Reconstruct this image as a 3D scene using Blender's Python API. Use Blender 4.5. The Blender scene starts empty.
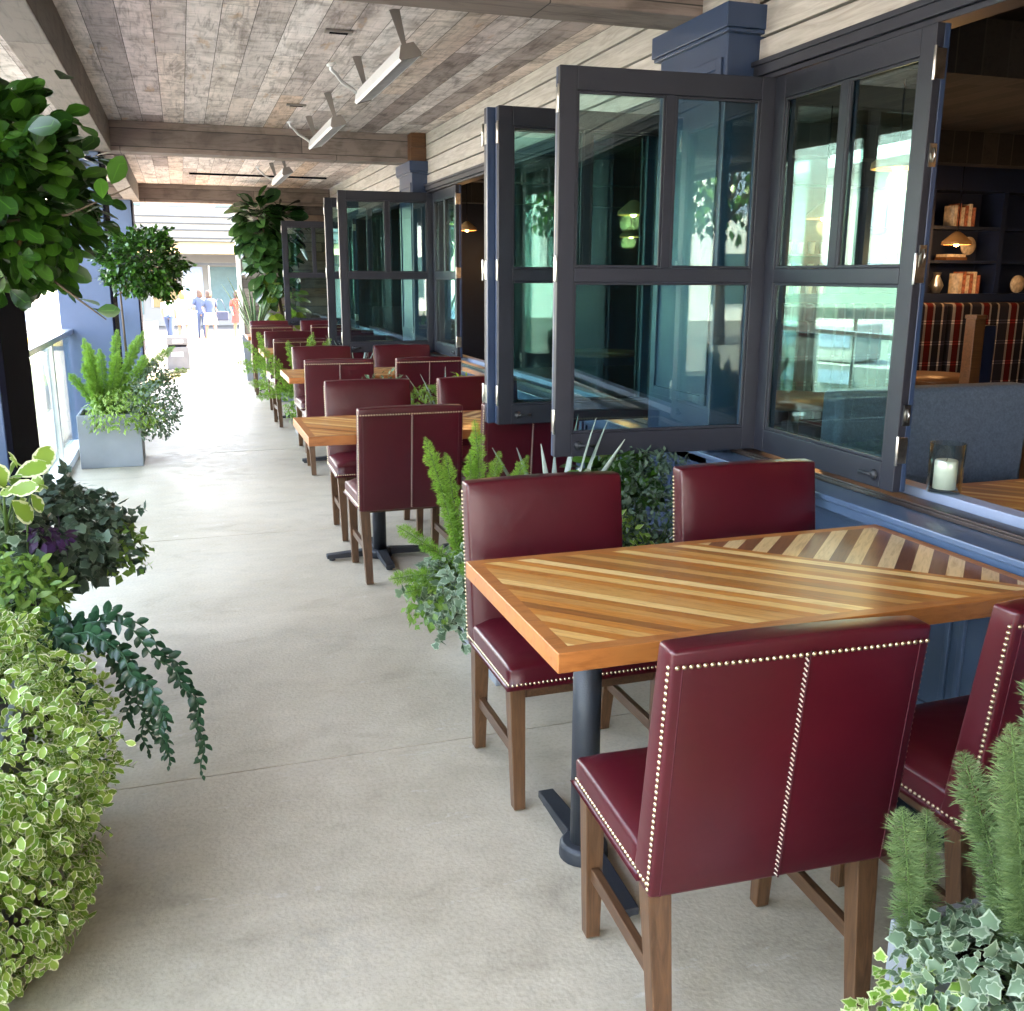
import bpy, math, random
import numpy as np
import zlib
from mathutils import Vector, Matrix
R = math.radians
rng = np.random.default_rng(7)
random.seed(7)
SC = bpy.context.scene
COL = SC.collection

# ------------------------------------------------------------------ camera, sky, sun, exposure
CAM_H = 1.55
yaw, pitch, roll = R(18.53), R(13.35), R(.255)
fw = Vector((math.sin(yaw)*math.cos(pitch), math.cos(yaw)*math.cos(pitch), -math.sin(pitch)))
rt = Vector((math.cos(yaw), -math.sin(yaw), 0)); up = rt.cross(fw)
rt2 = rt*math.cos(roll)+up*math.sin(roll); up2 = -rt*math.sin(roll)+up*math.cos(roll)
cd = bpy.data.cameras.new('camera'); cam = bpy.data.objects.new('camera', cd); COL.objects.link(cam)
m = Matrix(((rt2.x, up2.x, -fw.x, 0), (rt2.y, up2.y, -fw.y, 0), (rt2.z, up2.z, -fw.z, CAM_H), (0, 0, 0, 1)))
cam.matrix_world = m
cd.sensor_fit = 'HORIZONTAL'; cd.sensor_width = 36; cd.lens = 964.6/1024*36
cd.clip_start = .05; cd.clip_end = 3000
SC.camera = cam
W = bpy.data.worlds.new("World"); SC.world = W; W.use_nodes = True
wn = W.node_tree.nodes; bg = wn['Background']; sky = wn.new('ShaderNodeTexSky')
sky.sky_type = 'NISHITA'; sky.sun_disc = False
SUN_EL, SUN_AZ = 56, 62          # azimuth from +Y, clockwise
sky.sun_elevation = R(SUN_EL); sky.sun_rotation = R(SUN_AZ); sky.dust_density = 2.5
bg.inputs[1].default_value = .15
W.node_tree.links.new(sky.outputs[0], bg.inputs[0])
sd = bpy.data.lights.new('sun', 'SUN'); sd.energy = 2.2; sd.angle = R(.5); sd.color = (1, .95, .88)
sun = bpy.data.objects.new('sun', sd); COL.objects.link(sun)
sdir = Vector((math.sin(R(SUN_AZ))*math.cos(R(SUN_EL)), math.cos(R(SUN_AZ))*math.cos(R(SUN_EL)), math.sin(R(SUN_EL))))
sun.rotation_euler = sdir.to_track_quat('Z', 'Y').to_euler(); sun.location = (0, 0, 20)
SC.view_settings.view_transform = 'Standard'; SC.view_settings.look = 'None'
SC.view_settings.exposure = 5.08; SC.view_settings.gamma = 1
SC.view_settings.use_white_balance = True; SC.view_settings.white_balance_temperature = 9000; SC.view_settings.white_balance_tint = 16

# ------------------------------------------------------------------ materials
def nmat(name):
    m = bpy.data.materials.new(name); m.use_nodes = True
    nt = m.node_tree; return m, nt, nt.nodes, nt.links, nt.nodes['Principled BSDF']
def math_n(nt, op, a, b=None, c=None):
    n = nt.nodes.new('ShaderNodeMath'); n.operation = op
    for i, v in enumerate((a, b, c)):
        if v is None: continue
        if isinstance(v, (int, float)): n.inputs[i].default_value = v
        else: nt.links.new(v, n.inputs[i])
    return n.outputs[0]
def ramp(nt, fac, stops, interp='LINEAR'):
    n = nt.nodes.new('ShaderNodeValToRGB'); n.color_ramp.interpolation = interp
    el = n.color_ramp.elements
    while len(el) < len(stops): el.new(.5)
    for e, (p, c) in zip(el, stops): e.position = p; e.color = (*c, 1)
    nt.links.new(fac, n.inputs[0]); return n.outputs[0]
def noise(nt, vec, scale, detail=3, rough=.55, dist=0):
    n = nt.nodes.new('ShaderNodeTexNoise'); n.inputs['Scale'].default_value = scale
    n.inputs['Detail'].default_value = detail; n.inputs['Roughness'].default_value = rough
    n.inputs['Distortion'].default_value = dist
    if vec is not None: nt.links.new(vec, n.inputs['Vector'])
    return n.outputs[0]
def objco(nt): return nt.nodes.new('ShaderNodeTexCoord').outputs['Object']
def mapping(nt, vec, sc=(1, 1, 1), rot=(0, 0, 0), loc=(0, 0, 0)):
    n = nt.nodes.new('ShaderNodeMapping'); n.inputs['Scale'].default_value = sc
    n.inputs['Rotation'].default_value = rot; n.inputs['Location'].default_value = loc
    nt.links.new(vec, n.inputs['Vector']); return n.outputs[0]
def mix(nt, fac, a, b, mode='MIX'):
    n = nt.nodes.new('ShaderNodeMix'); n.data_type = 'RGBA'; n.blend_type = mode
    if isinstance(fac, (int, float)): n.inputs[0].default_value = fac
    else: nt.links.new(fac, n.inputs[0])
    for i, v in ((6, a), (7, b)):
        if isinstance(v, tuple): n.inputs[i].default_value = (*v, 1)
        else: nt.links.new(v, n.inputs[i])
    return n.outputs[2]
def bump(nt, h, strength, dist, b):
    n = nt.nodes.new('ShaderNodeBump'); n.inputs['Strength'].default_value = strength
    n.inputs['Distance'].default_value = dist; nt.links.new(h, n.inputs['Height'])
    nt.links.new(n.outputs[0], b.inputs['Normal'])
def simple(name, col, rough=.5, metal=0, var=.12, vs=6, bs=0, bd=.002, bscale=60, coat=0):
    m, nt, N, L, b = nmat(name)
    co = objco(nt); f = noise(nt, co, vs, 4)
    lo = tuple(c*(1-var) for c in col); hi = tuple(min(1, c*(1+var)) for c in col)
    L.new(ramp(nt, f, [(.3, lo), (.7, hi)]), b.inputs['Base Color'])
    b.inputs['Roughness'].default_value = rough; b.inputs['Metallic'].default_value = metal
    if coat: b.inputs['Coat Weight'].default_value = coat; b.inputs['Coat Roughness'].default_value = .25
    if bs: bump(nt, noise(nt, co, bscale, 4), bs, bd, b)
    return m
def planks(name, along, across, width, length, cols, rough=.7, bstr=.5, groove=.03, seed=0., grain=1., patch=0.):
    """weathered boards: 'along'/'across' are axis indexes of the object coordinates"""
    m, nt, N, L, b = nmat(name)
    co = objco(nt); s = N.new('ShaderNodeSeparateXYZ'); L.new(co, s.inputs[0])
    u = math_n(nt, 'ADD', math_n(nt, 'DIVIDE', s.outputs[across], width), 37.3)
    iu = math_n(nt, 'FLOOR', u); fu = math_n(nt, 'FRACT', u)
    w1 = N.new('ShaderNodeTexWhiteNoise'); w1.noise_dimensions = '1D'; L.new(math_n(nt, 'ADD', iu, seed), w1.inputs['W'])
    v = math_n(nt, 'ADD', math_n(nt, 'DIVIDE', s.outputs[along], length), math_n(nt, 'MULTIPLY', w1.outputs[0], 7.3))
    iv = math_n(nt, 'FLOOR', v); fv = math_n(nt, 'FRACT', v)
    cb = N.new('ShaderNodeCombineXYZ'); L.new(iu, cb.inputs[0]); L.new(iv, cb.inputs[1]); cb.inputs[2].default_value = seed
    w2 = N.new('ShaderNodeTexWhiteNoise'); w2.noise_dimensions = '3D'; L.new(cb.outputs[0], w2.inputs['Vector'])
    base = ramp(nt, w2.outputs[0], cols, 'LINEAR')
    sc = [14, 14, 14]; sc[along] = 1.2
    off = N.new('ShaderNodeVectorMath'); off.operation = 'MULTIPLY_ADD'
    L.new(w2.outputs[1], off.inputs[0]); off.inputs[1].default_value = (9, 9, 9); L.new(mapping(nt, co, tuple(sc)), off.inputs[2])
    g = noise(nt, off.outputs[0], 2.2, 6, .65, 1.2)
    sc2 = [5, 5, 5]; sc2[along] = 3.0; sc2[across] = 4
    off2 = N.new('ShaderNodeVectorMath'); off2.operation = 'MULTIPLY_ADD'
    L.new(w2.outputs[1], off2.inputs[0]); off2.inputs[1].default_value = (5, 5, 5); L.new(mapping(nt, co, tuple(sc2)), off2.inputs[2])
    g2 = noise(nt, off2.outputs[0], 1.3, 4, .6, .8)
    gr = ramp(nt, g, [(.28, (.45, .43, .42)), (.5, (1, 1, 1)), (.75, (1.0, .97, .95))])
    c1 = mix(nt, grain, base, gr, 'MULTIPLY')
    c2 = mix(nt, .8*grain, c1, ramp(nt, g2, [(.33, (.55, .52, .5)), (.5, (1, 1, 1)), (.7, (1.1, 1.08, 1.08))]), 'MULTIPLY')
    if patch:
        sp_ = [3.2, 3.2, 3.2]; sp_[along] = 1.1; sp_[across] = 4.2
        off3 = N.new('ShaderNodeVectorMath'); off3.operation = 'MULTIPLY_ADD'
        L.new(w2.outputs[1], off3.inputs[0]); off3.inputs[1].default_value = (7, 7, 7); L.new(mapping(nt, co, tuple(sp_)), off3.inputs[2])
        c2 = mix(nt, .9, c2, ramp(nt, noise(nt, off3.outputs[0], 1.2, 5, .7, .6), [(.34, (.50, .46, .46)), (.43, (.92, .90, .90)), (.52, (1.05, 1.05, 1.05)), (.66, (1.22, 1.21, 1.22))]), 'MULTIPLY')
        c2 = mix(nt, ramp(nt, noise(nt, off3.outputs[0], 2.3, 3, .6), [(.64, (0, 0, 0)), (.72, (.55, .55, .55))]), c2, (.50, .30, .17))
        sx_ = [4, 4, 4]; sx_[along] = 16; saw = noise(nt, mapping(nt, co, tuple(sx_)), 1.6, 3, .6, .8)   # saw marks across the boards
        c2 = mix(nt, .55, c2, ramp(nt, saw, [(.36, (.66, .64, .64)), (.46, (1.05, 1.05, 1.05)), (.7, (1.18, 1.18, 1.18))]), 'MULTIPLY')
    e = math_n(nt, 'MINIMUM', fu, math_n(nt, 'SUBTRACT', 1., fu))
    e2 = math_n(nt, 'MULTIPLY', math_n(nt, 'MINIMUM', fv, math_n(nt, 'SUBTRACT', 1., fv)), length/width)
    ee = math_n(nt, 'MINIMUM', e, e2)
    gv = math_n(nt, 'GREATER_THAN', ee, groove)
    c3 = mix(nt, gv, (.05, .042, .036), c2)
    L.new(c3, b.inputs['Base Color']); b.inputs['Roughness'].default_value = rough
    h = math_n(nt, 'ADD', math_n(nt, 'MULTIPLY', g, .5), math_n(nt, 'ADD', math_n(nt, 'MULTIPLY', g2, .35), gv))
    bump(nt, h, bstr, .006, b)
    return m
def wood(name, along, c1, c2, rough=.45, sc=1., bs=.2):
    m, nt, N, L, b = nmat(name)
    co = objco(nt); s = [16*sc]*3; s[along] = 1.3*sc
    g = noise(nt, mapping(nt, co, tuple(s)), 2.5, 6, .6, 1.5)
    L.new(ramp(nt, g, [(.3, c1), (.68, c2)]), b.inputs['Base Color'])
    b.inputs['Roughness'].default_value = rough
    bump(nt, g, bs, .003, b); return m
def leaf_mat(name, dark, light, edge=None, thr=.6, rough=.38, trans=.3, spec=.5):
    m, nt, N, L, b = nmat(name)
    at = N.new('ShaderNodeAttribute'); at.attribute_name = 'rnd'
    c = ramp(nt, at.outputs['Fac'], [(0., dark), (.6, tuple((a+b_)/2 for a, b_ in zip(dark, light))), (1., light)])
    uv = N.new('ShaderNodeUVMap'); su = N.new('ShaderNodeSeparateXYZ'); L.new(uv.outputs[0], su.inputs[0])
    au = math_n(nt, 'ABSOLUTE', su.outputs[0])
    if edge:
        nz = noise(nt, objco(nt), 60, 2)
        f = math_n(nt, 'ADD', au, math_n(nt, 'MULTIPLY', math_n(nt, 'SUBTRACT', nz, .5), .9))
        f = ramp(nt, f, [(thr-.06, (0, 0, 0)), (thr+.06, (1, 1, 1))])
        c = mix(nt, f, c, edge)
    else:
        f = ramp(nt, au, [(.0, (1, 1, 1)), (.10, (0, 0, 0))])   # paler midrib
        c = mix(nt, math_n(nt, 'MULTIPLY', f, .35), c, tuple(min(1, x*1.8) for x in light))
    L.new(c, b.inputs['Base Color']); b.inputs['Roughness'].default_value = rough
    b.inputs['Specular IOR Level'].default_value = spec
    t = N.new('ShaderNodeBsdfTranslucent'); L.new(c, t.inputs[0])
    ms = N.new('ShaderNodeMixShader'); ms.inputs[0].default_value = trans
    L.new(b.outputs[0], ms.inputs[1]); L.new(t.outputs[0], ms.inputs[2])
    L.new(ms.outputs[0], N['Material Output'].inputs[0]); return m
def glass_mat(name, tint, refl=1.0, rough=0.0, ior=1.5):
    m, nt, N, L, b = nmat(name); N.remove(b)
    t = N.new('ShaderNodeBsdfTransparent'); t.inputs[0].default_value = (*tint, 1)
    g = N.new('ShaderNodeBsdfGlossy'); g.inputs['Roughness'].default_value = rough
    g.inputs[0].default_value = (.93, 1., .97, 1)
    ge = N.new('ShaderNodeNewGeometry'); dt = N.new('ShaderNodeVectorMath'); dt.operation = 'DOT_PRODUCT'
    L.new(ge.outputs['Normal'], dt.inputs[0]); L.new(ge.outputs['Incoming'], dt.inputs[1])
    c5 = math_n(nt, 'POWER', math_n(nt, 'SUBTRACT', 1., math_n(nt, 'ABSOLUTE', dt.outputs['Value'])), 5.)
    fr = math_n(nt, 'MULTIPLY', math_n(nt, 'MULTIPLY_ADD', c5, .96, .042), refl)
    ms = N.new('ShaderNodeMixShader'); L.new(math_n(nt, 'MINIMUM', fr, .97), ms.inputs[0])
    L.new(t.outputs[0], ms.inputs[1]); L.new(g.outputs[0], ms.inputs[2])
    L.new(ms.outputs[0], N['Material Output'].inputs[0]); return m
def emit_mat(name, col, s):
    m, nt, N, L, b = nmat(name)
    b.inputs['Emission Color'].default_value = (*col, 1); b.inputs['Emission Strength'].default_value = s
    b.inputs['Base Color'].default_value = (*col, 1); return m

M = {}
def concrete():
    m, nt, N, L, b = nmat('concrete')
    co = objco(nt)
    a = noise(nt, co, .9, 5, .6); f = noise(nt, co, 9, 5, .65); g = noise(nt, mapping(nt, co, (1, 1, 1)), 75, 3, .6)
    c = ramp(nt, a, [(.3, (.43, .358, .262)), (.5, (.505, .426, .32)), (.72, (.58, .50, .39))])
    c = mix(nt, .55, c, ramp(nt, f, [(.3, (.78, .77, .76)), (.55, (1, 1, 1)), (.75, (1.08, 1.08, 1.08))]), 'MULTIPLY')
    fl = ramp(nt, g, [(.36, (.88, .87, .86)), (.50, (1, 1, 1)), (.68, (1.05, 1.05, 1.05))])
    c = mix(nt, .8, c, fl, 'MULTIPLY')
    mot = noise(nt, mapping(nt, co, (1, 1.6, 1), (0, 0, .3)), 2.6, 6, .72, .6)
    c = mix(nt, .9, c, ramp(nt, mot, [(.30, (.74, .72, .70)), (.44, (.95, .95, .94)), (.56, (1, 1, 1)), (.72, (1.09, 1.09, 1.09))]), 'MULTIPLY')
    blot = math_n(nt, 'MULTIPLY', ramp(nt, noise(nt, co, .7, 3, .5), [(.55, (0, 0, 0)), (.66, (1, 1, 1))]), ramp(nt, noise(nt, co, 22, 5, .75), [(.46, (0, 0, 0)), (.56, (1, 1, 1))]))
    c = mix(nt, math_n(nt, 'MULTIPLY', blot, .30), c, (.30, .27, .24))
    sp = noise(nt, co, 5.2, 3, .6); c = mix(nt, ramp(nt, sp, [(.735, (0, 0, 0)), (.75, (.5, .5, .5))]), c, (.70, .68, .64))
    # pale mineral streaks
    st = noise(nt, mapping(nt, co, (1.2, 5, 1), (0, 0, .25)), 1.6, 5, .7)
    gg = noise(nt, co, 30, 4, .7)
    st = math_n(nt, 'MULTIPLY', ramp(nt, st, [(.60, (0, 0, 0)), (.70, (1, 1, 1))]), ramp(nt, gg, [(.48, (0, 0, 0)), (.6, (1, 1, 1))]))
    c = mix(nt, math_n(nt, 'MULTIPLY', st, .45), c, (.74, .71, .66))
    L.new(c, b.inputs['Base Color'])
    L.new(ramp(nt, f, [(.3, (.36, .36, .36)), (.7, (.62, .62, .62))]), b.inputs['Roughness'])
    v = N.new('ShaderNodeTexVoronoi'); v.inputs['Scale'].default_value = 85; L.new(mix(nt, .06, co, N.new('ShaderNodeTexNoise').outputs[1]), v.inputs['Vector'])
    bump(nt, math_n(nt, 'ADD', math_n(nt, 'MULTIPLY', g, 1.), math_n(nt, 'MULTIPLY', v.outputs[0], .35)), .30, .004, b)
    return m
M['concrete'] = concrete()
M['joint'] = simple('joint_filler', (.12, .11, .10), .9)
M['plaza'] = simple('plaza_paving', (.10, .098, .095), .8, vs=1.5)
M['ceiling'] = planks('ceiling_planks', 1, 0, .172, 4.2, [(0., (.26, .205, .19)), (.10, (.42, .35, .33)), (.30, (.66, .585, .56)), (.5, (.50, .44, .42)), (.68, (.76, .70, .68)), (.84, (.64, .54, .49)), (.93, (.60, .44, .34)), (1., (.80, .755, .74))], .8, .6, groove=.010, patch=1.)
M['beam_x'] = planks('beam_boards_across', 0, 2, .15, 1.9, [(0., (.165, .128, .115)), (.5, (.225, .172, .155)), (1., (.28, .215, .185))], .75, .4, groove=.02, seed=3, grain=.8)
M['beam_y'] = planks('beam_boards_along', 1, 2, .3, 2.6, [(0., (.13, .115, .10)), (.5, (.18, .155, .135)), (1., (.24, .20, .17))], .75, .4, groove=.01, seed=5, grain=.8)
M['siding'] = wood('limewashed_board', 1, (.33, .285, .25), (.54, .495, .455), .7, .7, .35)
M['endwall'] = planks('barn_boards', 0, 2, .14, 1.1, [(0., (.10, .085, .08)), (.4, (.24, .21, .19)), (.7, (.34, .29, .26)), (1., (.26, .17, .12))], .8, .5, seed=9)
M['blue'] = simple('blue_paint_shaded', (.022, .046, .098), .32, var=.05, bs=.1, bscale=120)  # wall-side copy of the blue paint, shade put into its darker colour
M['blue_lit'] = simple('blue_paint_lit', (.062, .104, .185), .45, var=.06, bs=.1, bscale=90)  # same blue paint, lightened in colour for the brighter railing side
M['sillblue'] = simple('blue_sill_paint', (.065, .118, .20), .28, var=.06, bs=.1, bscale=90)
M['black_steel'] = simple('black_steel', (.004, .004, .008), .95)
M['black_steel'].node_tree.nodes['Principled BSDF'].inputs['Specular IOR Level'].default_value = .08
M['grey_frame'] = simple('charcoal_frame_paint', (.022, .024, .034), .45, var=.06, bs=.12, bscale=150)
M['grey_frame'].node_tree.nodes['Principled BSDF'].inputs['Specular IOR Level'].default_value = .3
M['track'] = simple('bronze_track', (.05, .035, .03), .3, .6)
M['alu'] = simple('aluminium', (.62, .63, .64), .3, .9)
M['steel'] = simple('worn_steel', (.5, .49, .46), .28, 1., var=.3, vs=40)
M['glass'] = glass_mat('window_glass', (.72, .90, .88), 2.3)
M['railglass'] = glass_mat('railing_glass', (.90, .975, .97), 1.1)
M['clearglass'] = glass_mat('clear_glass', (.85, .90, .90), 1.4)
M['tintglass'] = glass_mat('smoked_glass', (.90, .94, .92), 1.3)
def leather():
    m, nt, N, L, b = nmat('burgundy_leather')
    co = objco(nt); f = noise(nt, co, 3, 4)
    L.new(ramp(nt, f, [(.3, (.056, .0021, .0062)), (.7, (.074, .0030, .0086))]), b.inputs['Base Color'])
    b.inputs['Roughness'].default_value = .33
    bump(nt, math_n(nt, 'ADD', noise(nt, co, 5, 3, .5, 1.2), math_n(nt, 'MULTIPLY', noise(nt, co, 60, 2), .06)), .22, .010, b)
    return m
M['leather'] = leather()
M['piping'] = simple('dark_welt', (.07, .006, .014), .4)
M['chairwood'] = wood('walnut_chair_wood', 2, (.060, .024, .010), (.135, .060, .027), .38, 1.6, .12)
M['chairwood_y'] = wood('walnut_stretcher_wood', 1, (.05, .02, .009), (.115, .05, .023), .4, 1.6, .12)
M['brass'] = simple('antique_nail_brass', (.46, .36, .235), .3, 1., var=.25, vs=200)
M['thread'] = simple('cream_thread', (.62, .50, .42), .8)
M['iron'] = simple('black_cast_iron', (.018, .021, .027), .5, bs=.5, bscale=300, bd=.001)
def tabletop():
    m, nt, N, L, b = nmat('chevron_tabletop')
    co = objco(nt); s = N.new('ShaderNodeSeparateXYZ'); L.new(co, s.inputs[0]); X, Y = s.outputs[0], s.outputs[1]
    q = math_n(nt, 'MULTIPLY', math_n(nt, 'ADD', X, Y), .7071)
    r = math_n(nt, 'MULTIPLY', math_n(nt, 'SUBTRACT', X, Y), .7071)
    def wn_(v, sd):
        n = N.new('ShaderNodeTexWhiteNoise'); n.noise_dimensions = '1D'; L.new(math_n(nt, 'ADD', v, sd), n.inputs['W']); return n.outputs[0]
    iq = math_n(nt, 'FLOOR', math_n(nt, 'DIVIDE', math_n(nt, 'ADD', q, 3.), .035))
    ir = math_n(nt, 'FLOOR', math_n(nt, 'DIVIDE', math_n(nt, 'ADD', r, 3.), .044))
    pq = math_n(nt, 'MODULO', iq, 2.); pr = math_n(nt, 'MODULO', ir, 2.)
    fq = math_n(nt, 'ADD', math_n(nt, 'MULTIPLY', pq, .38), math_n(nt, 'MULTIPLY', wn_(iq, 3.3), .62))
    cq = ramp(nt, fq, [(0., (.46, .145, .026)), (.2, (.60, .22, .045)), (.4, (.28, .085, .020)), (.55, (.58, .26, .07)), (.72, (.74, .42, .14)), (.86, (.84, .56, .24)), (1., (.62, .29, .08))])
    fr_ = math_n(nt, 'ADD', math_n(nt, 'MULTIPLY', pr, .5), math_n(nt, 'MULTIPLY', wn_(ir, 7.7), .46))
    cr = ramp(nt, fr_, [(0., (.13, .042, .020)), (.3, (.22, .075, .033)), (.46, (.16, .05, .024)), (.54, (.64, .42, .20)), (.8, (.76, .53, .28)), (1., (.62, .38, .16))])
    right = math_n(nt, 'GREATER_THAN', q, .245)
    gq = N.new('ShaderNodeCombineXYZ'); L.new(math_n(nt, 'MULTIPLY', q, 55.), gq.inputs[0]); L.new(math_n(nt, 'MULTIPLY', r, 5.), gq.inputs[1]); L.new(iq, gq.inputs[2])
    gr = N.new('ShaderNodeCombineXYZ'); L.new(math_n(nt, 'MULTIPLY', r, 55.), gr.inputs[0]); L.new(math_n(nt, 'MULTIPLY', q, 5.), gr.inputs[1]); L.new(ir, gr.inputs[2])
    def grain(c, vec):
        return mix(nt, .85, c, ramp(nt, noise(nt, vec, 1.4, 6, .65, 1.2), [(.3, (.66, .58, .5)), (.52, (1, 1, 1)), (.75, (1.1, 1.08, 1.04))]), 'MULTIPLY')
    c = mix(nt, right, grain(cq, gq.outputs[0]), grain(cr, gr.outputs[0]))
    ex = math_n(nt, 'SUBTRACT', .7025, math_n(nt, 'ABSOLUTE', X)); ey = math_n(nt, 'SUBTRACT', .365, math_n(nt, 'ABSOLUTE', Y))
    e = math_n(nt, 'MINIMUM', ex, ey)
    fcol = grain(ramp(nt, noise(nt, co, 4, 3), [(.3, (.40, .125, .032)), (.7, (.50, .18, .048))]), mapping(nt, co, (6, 30, 30)))
    c = mix(nt, math_n(nt, 'GREATER_THAN', e, .036), fcol, c)
    L.new(c, b.inputs['Base Color']); b.inputs['Roughness'].default_value = .38
    b.inputs['Coat Weight'].default_value = .15; b.inputs['Coat Roughness'].default_value = .18
    bump(nt, noise(nt, gq.outputs[0], 1.4, 5), .06, .002, b)
    return m
M['tabletop'] = tabletop()
M['planter'] = simple('grey_fibre_planter', (.22, .24, .265), .5, var=.1, vs=4, bs=.2, bscale=60)
M['soil'] = simple('potting_soil', (.03, .022, .016), .95, bs=1, bd=.01, bscale=80)
M['darkpot'] = simple('dark_brown_pot', (.022, .016, .014), .25, bs=.1)
M['heater'] = simple('heater_housing', (.72, .72, .74), .35, .2, var=.04)
M['taupe'] = simple('taupe_metal', (.26, .23, .21), .5, .2)
M['lf_var'] = leaf_mat('variegated_leaf', (.13, .26, .025), (.33, .48, .08), (.80, .80, .50), .76, .42, .3)
M['lf_var2'] = leaf_mat('pale_variegated_leaf', (.12, .27, .03), (.28, .46, .08), (.60, .66, .33), .76, .45, .35)
M['lf_ivy'] = leaf_mat('silver_ivy_leaf', (.07, .14, .07), (.19, .28, .17), (.36, .44, .31), .82, .5, .22)
M['lf_ivyd'] = leaf_mat('dark_ivy_leaf', (.035, .075, .045), (.11, .18, .115), (.16, .22, .16), .93, .45, .15)
M['lf_lime'] = leaf_mat('lime_leaf', (.10, .23, .035), (.26, .40, .09), None, rough=.4, trans=.4)
M['lf_ficus'] = leaf_mat('ficus_leaf', (.010, .048, .008), (.06, .19, .022), None, rough=.28, trans=.25)
M['lf_dark'] = leaf_mat('dark_glossy_leaf', (.008, .03, .012), (.025, .075, .03), None, rough=.25, trans=.12)
M['lf_fox'] = leaf_mat('foxtail_needle', (.10, .25, .03), (.27, .48, .07), None, rough=.5, trans=.4)
M['lf_foxd'] = leaf_mat('grey_foxtail_needle', (.075, .15, .05), (.24, .34, .14), None, rough=.5, trans=.35)
M['lf_snake'] = leaf_mat('blade_leaf', (.05, .13, .05), (.14, .26, .12), (.42, .5, .3), .85, .4, .15)
M['lf_silver'] = leaf_mat('silver_blade_leaf', (.22, .30, .25), (.38, .46, .40), None, rough=.4, trans=.15)
M['lf_fiddle'] = leaf_mat('fiddle_leaf', (.012, .05, .016), (.05, .14, .035), None, rough=.25, trans=.2)
M['lf_fiddle_y'] = leaf_mat('young_fiddle_leaf', (.10, .20, .02), (.30, .38, .05), None, rough=.3, trans=.3)
M['lf_strap'] = leaf_mat('wavy_strap_leaf', (.008, .042, .020), (.032, .11, .048), None, rough=.3, trans=.15)
M['lf_purple'] = leaf_mat('purple_leaf', (.03, .01, .035), (.09, .03, .10), None, rough=.4, trans=.2)
M['bark'] = simple('bark', (.10, .07, .045), .85, bs=.8, bscale=40, bd=.004)
M['stemgreen'] = simple('green_stem', (.08, .15, .035), .7)
M['white'] = simple('white_paint', (.80, .80, .80), .5, var=.04, vs=1)
M['band'] = simple('grey_band', (.03, .033, .036), .6)
M['yellow'] = simple('yellow_panel', (.80, .52, .14), .6)
M['paleyellow'] = simple('pale_yellow_awning', (.20, .145, .065), .7)
M['teal'] = simple('teal_glazing', (.05, .115, .13), .2)
M['boatwhite'] = simple('boat_white', (.34, .34, .34), .5)
M['binm'] = simple('bin_metal', (.12, .13, .14), .5)
M['offwhite'] = simple('off_white_render', (.17, .17, .165), .7, var=.04, vs=1)
M['bluegrey'] = simple('blue_grey_panel', (.25, .32, .45), .5)
M['wax'] = simple('candle_wax', (.78, .80, .72), .5, var=.03)
M['flame'] = emit_mat('bulb', (1., .55, .22), 2.5)
M['shade'] = simple('lamp_shade', (.35, .2, .09), .5)
M['booth'] = simple('blue_grey_weave', (.085, .12, .18), .85, bs=.8, bscale=140, bd=.004, var=.2, vs=90)
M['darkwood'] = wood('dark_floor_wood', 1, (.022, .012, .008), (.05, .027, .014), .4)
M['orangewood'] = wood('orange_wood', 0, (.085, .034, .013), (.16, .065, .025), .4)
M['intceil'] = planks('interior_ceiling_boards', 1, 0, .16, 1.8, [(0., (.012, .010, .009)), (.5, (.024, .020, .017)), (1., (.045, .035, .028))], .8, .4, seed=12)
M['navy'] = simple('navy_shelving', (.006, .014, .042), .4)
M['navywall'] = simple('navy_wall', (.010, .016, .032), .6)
def plaid():
    m, nt, N, L, b = nmat('plaid_fabric')
    s = N.new('ShaderNodeSeparateXYZ'); L.new(objco(nt), s.inputs[0])
    def bands(o, per, off=0.): return math_n(nt, 'FRACT', math_n(nt, 'ADD', math_n(nt, 'DIVIDE', o, per), off+10))
    vx = ramp(nt, bands(s.outputs[0], .34), [(0., (.03, .03, .045)), (.22, (.30, .28, .28)), (.30, (.11, .012, .014)), (.46, (.11, .012, .014)), (.52, (.3, .3, .32)), (.58, (.02, .02, .03)), (.82, (.40, .38, .38)), (.88, (.03, .03, .05))], 'CONSTANT')
    hz = ramp(nt, bands(s.outputs[2], .2), [(0., (.45, .45, .45)), (.55, (.45, .45, .45)), (.6, (1.3, 1.3, 1.3)), (.66, (.5, .5, .5)), (.72, (1.3, 1.3, 1.3)), (.78, (.45, .45, .45))], 'CONSTANT')
    L.new(mix(nt, 1., vx, hz, 'MULTIPLY'), b.inputs['Base Color']); b.inputs['Roughness'].default_value = .9; b.inputs['Specular IOR Level'].default_value = .1; return m
M['plaid'] = plaid()
M['book'] = simple('book_covers', (.35, .12, .07), .7, var=.6, vs=30)
M['bookpale'] = simple('pale_books', (.6, .5, .38), .7, var=.4, vs=25)
M['brick'] = simple('brick_backing', (.16, .09, .06), .9, var=.4, vs=12)
M['skin'] = simple('skin', (.32, .17, .11), .6, var=.05)
M['red'] = simple('red_cloth', (.30, .05, .035), .8)
M['denim'] = simple('denim', (.04, .06, .11), .85)
M['teecloth'] = simple('sage_cloth', (.33, .40, .30), .85)
M['whitecloth'] = simple('white_cloth', (.75, .74, .72), .85, var=.12, vs=20)
M['blackcloth'] = simple('dark_bag', (.02, .025, .05), .6)
M['hair'] = simple('brown_hair', (.06, .03, .018), .6)
M['orangehair'] = simple('orange_hair', (.42, .12, .04), .6)
M['sign_red'] = simple('red_sign', (.55, .05, .05), .5)
M['green_canvas'] = simple('dark_green_canvas', (.05, .12, .10), .8)

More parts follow.
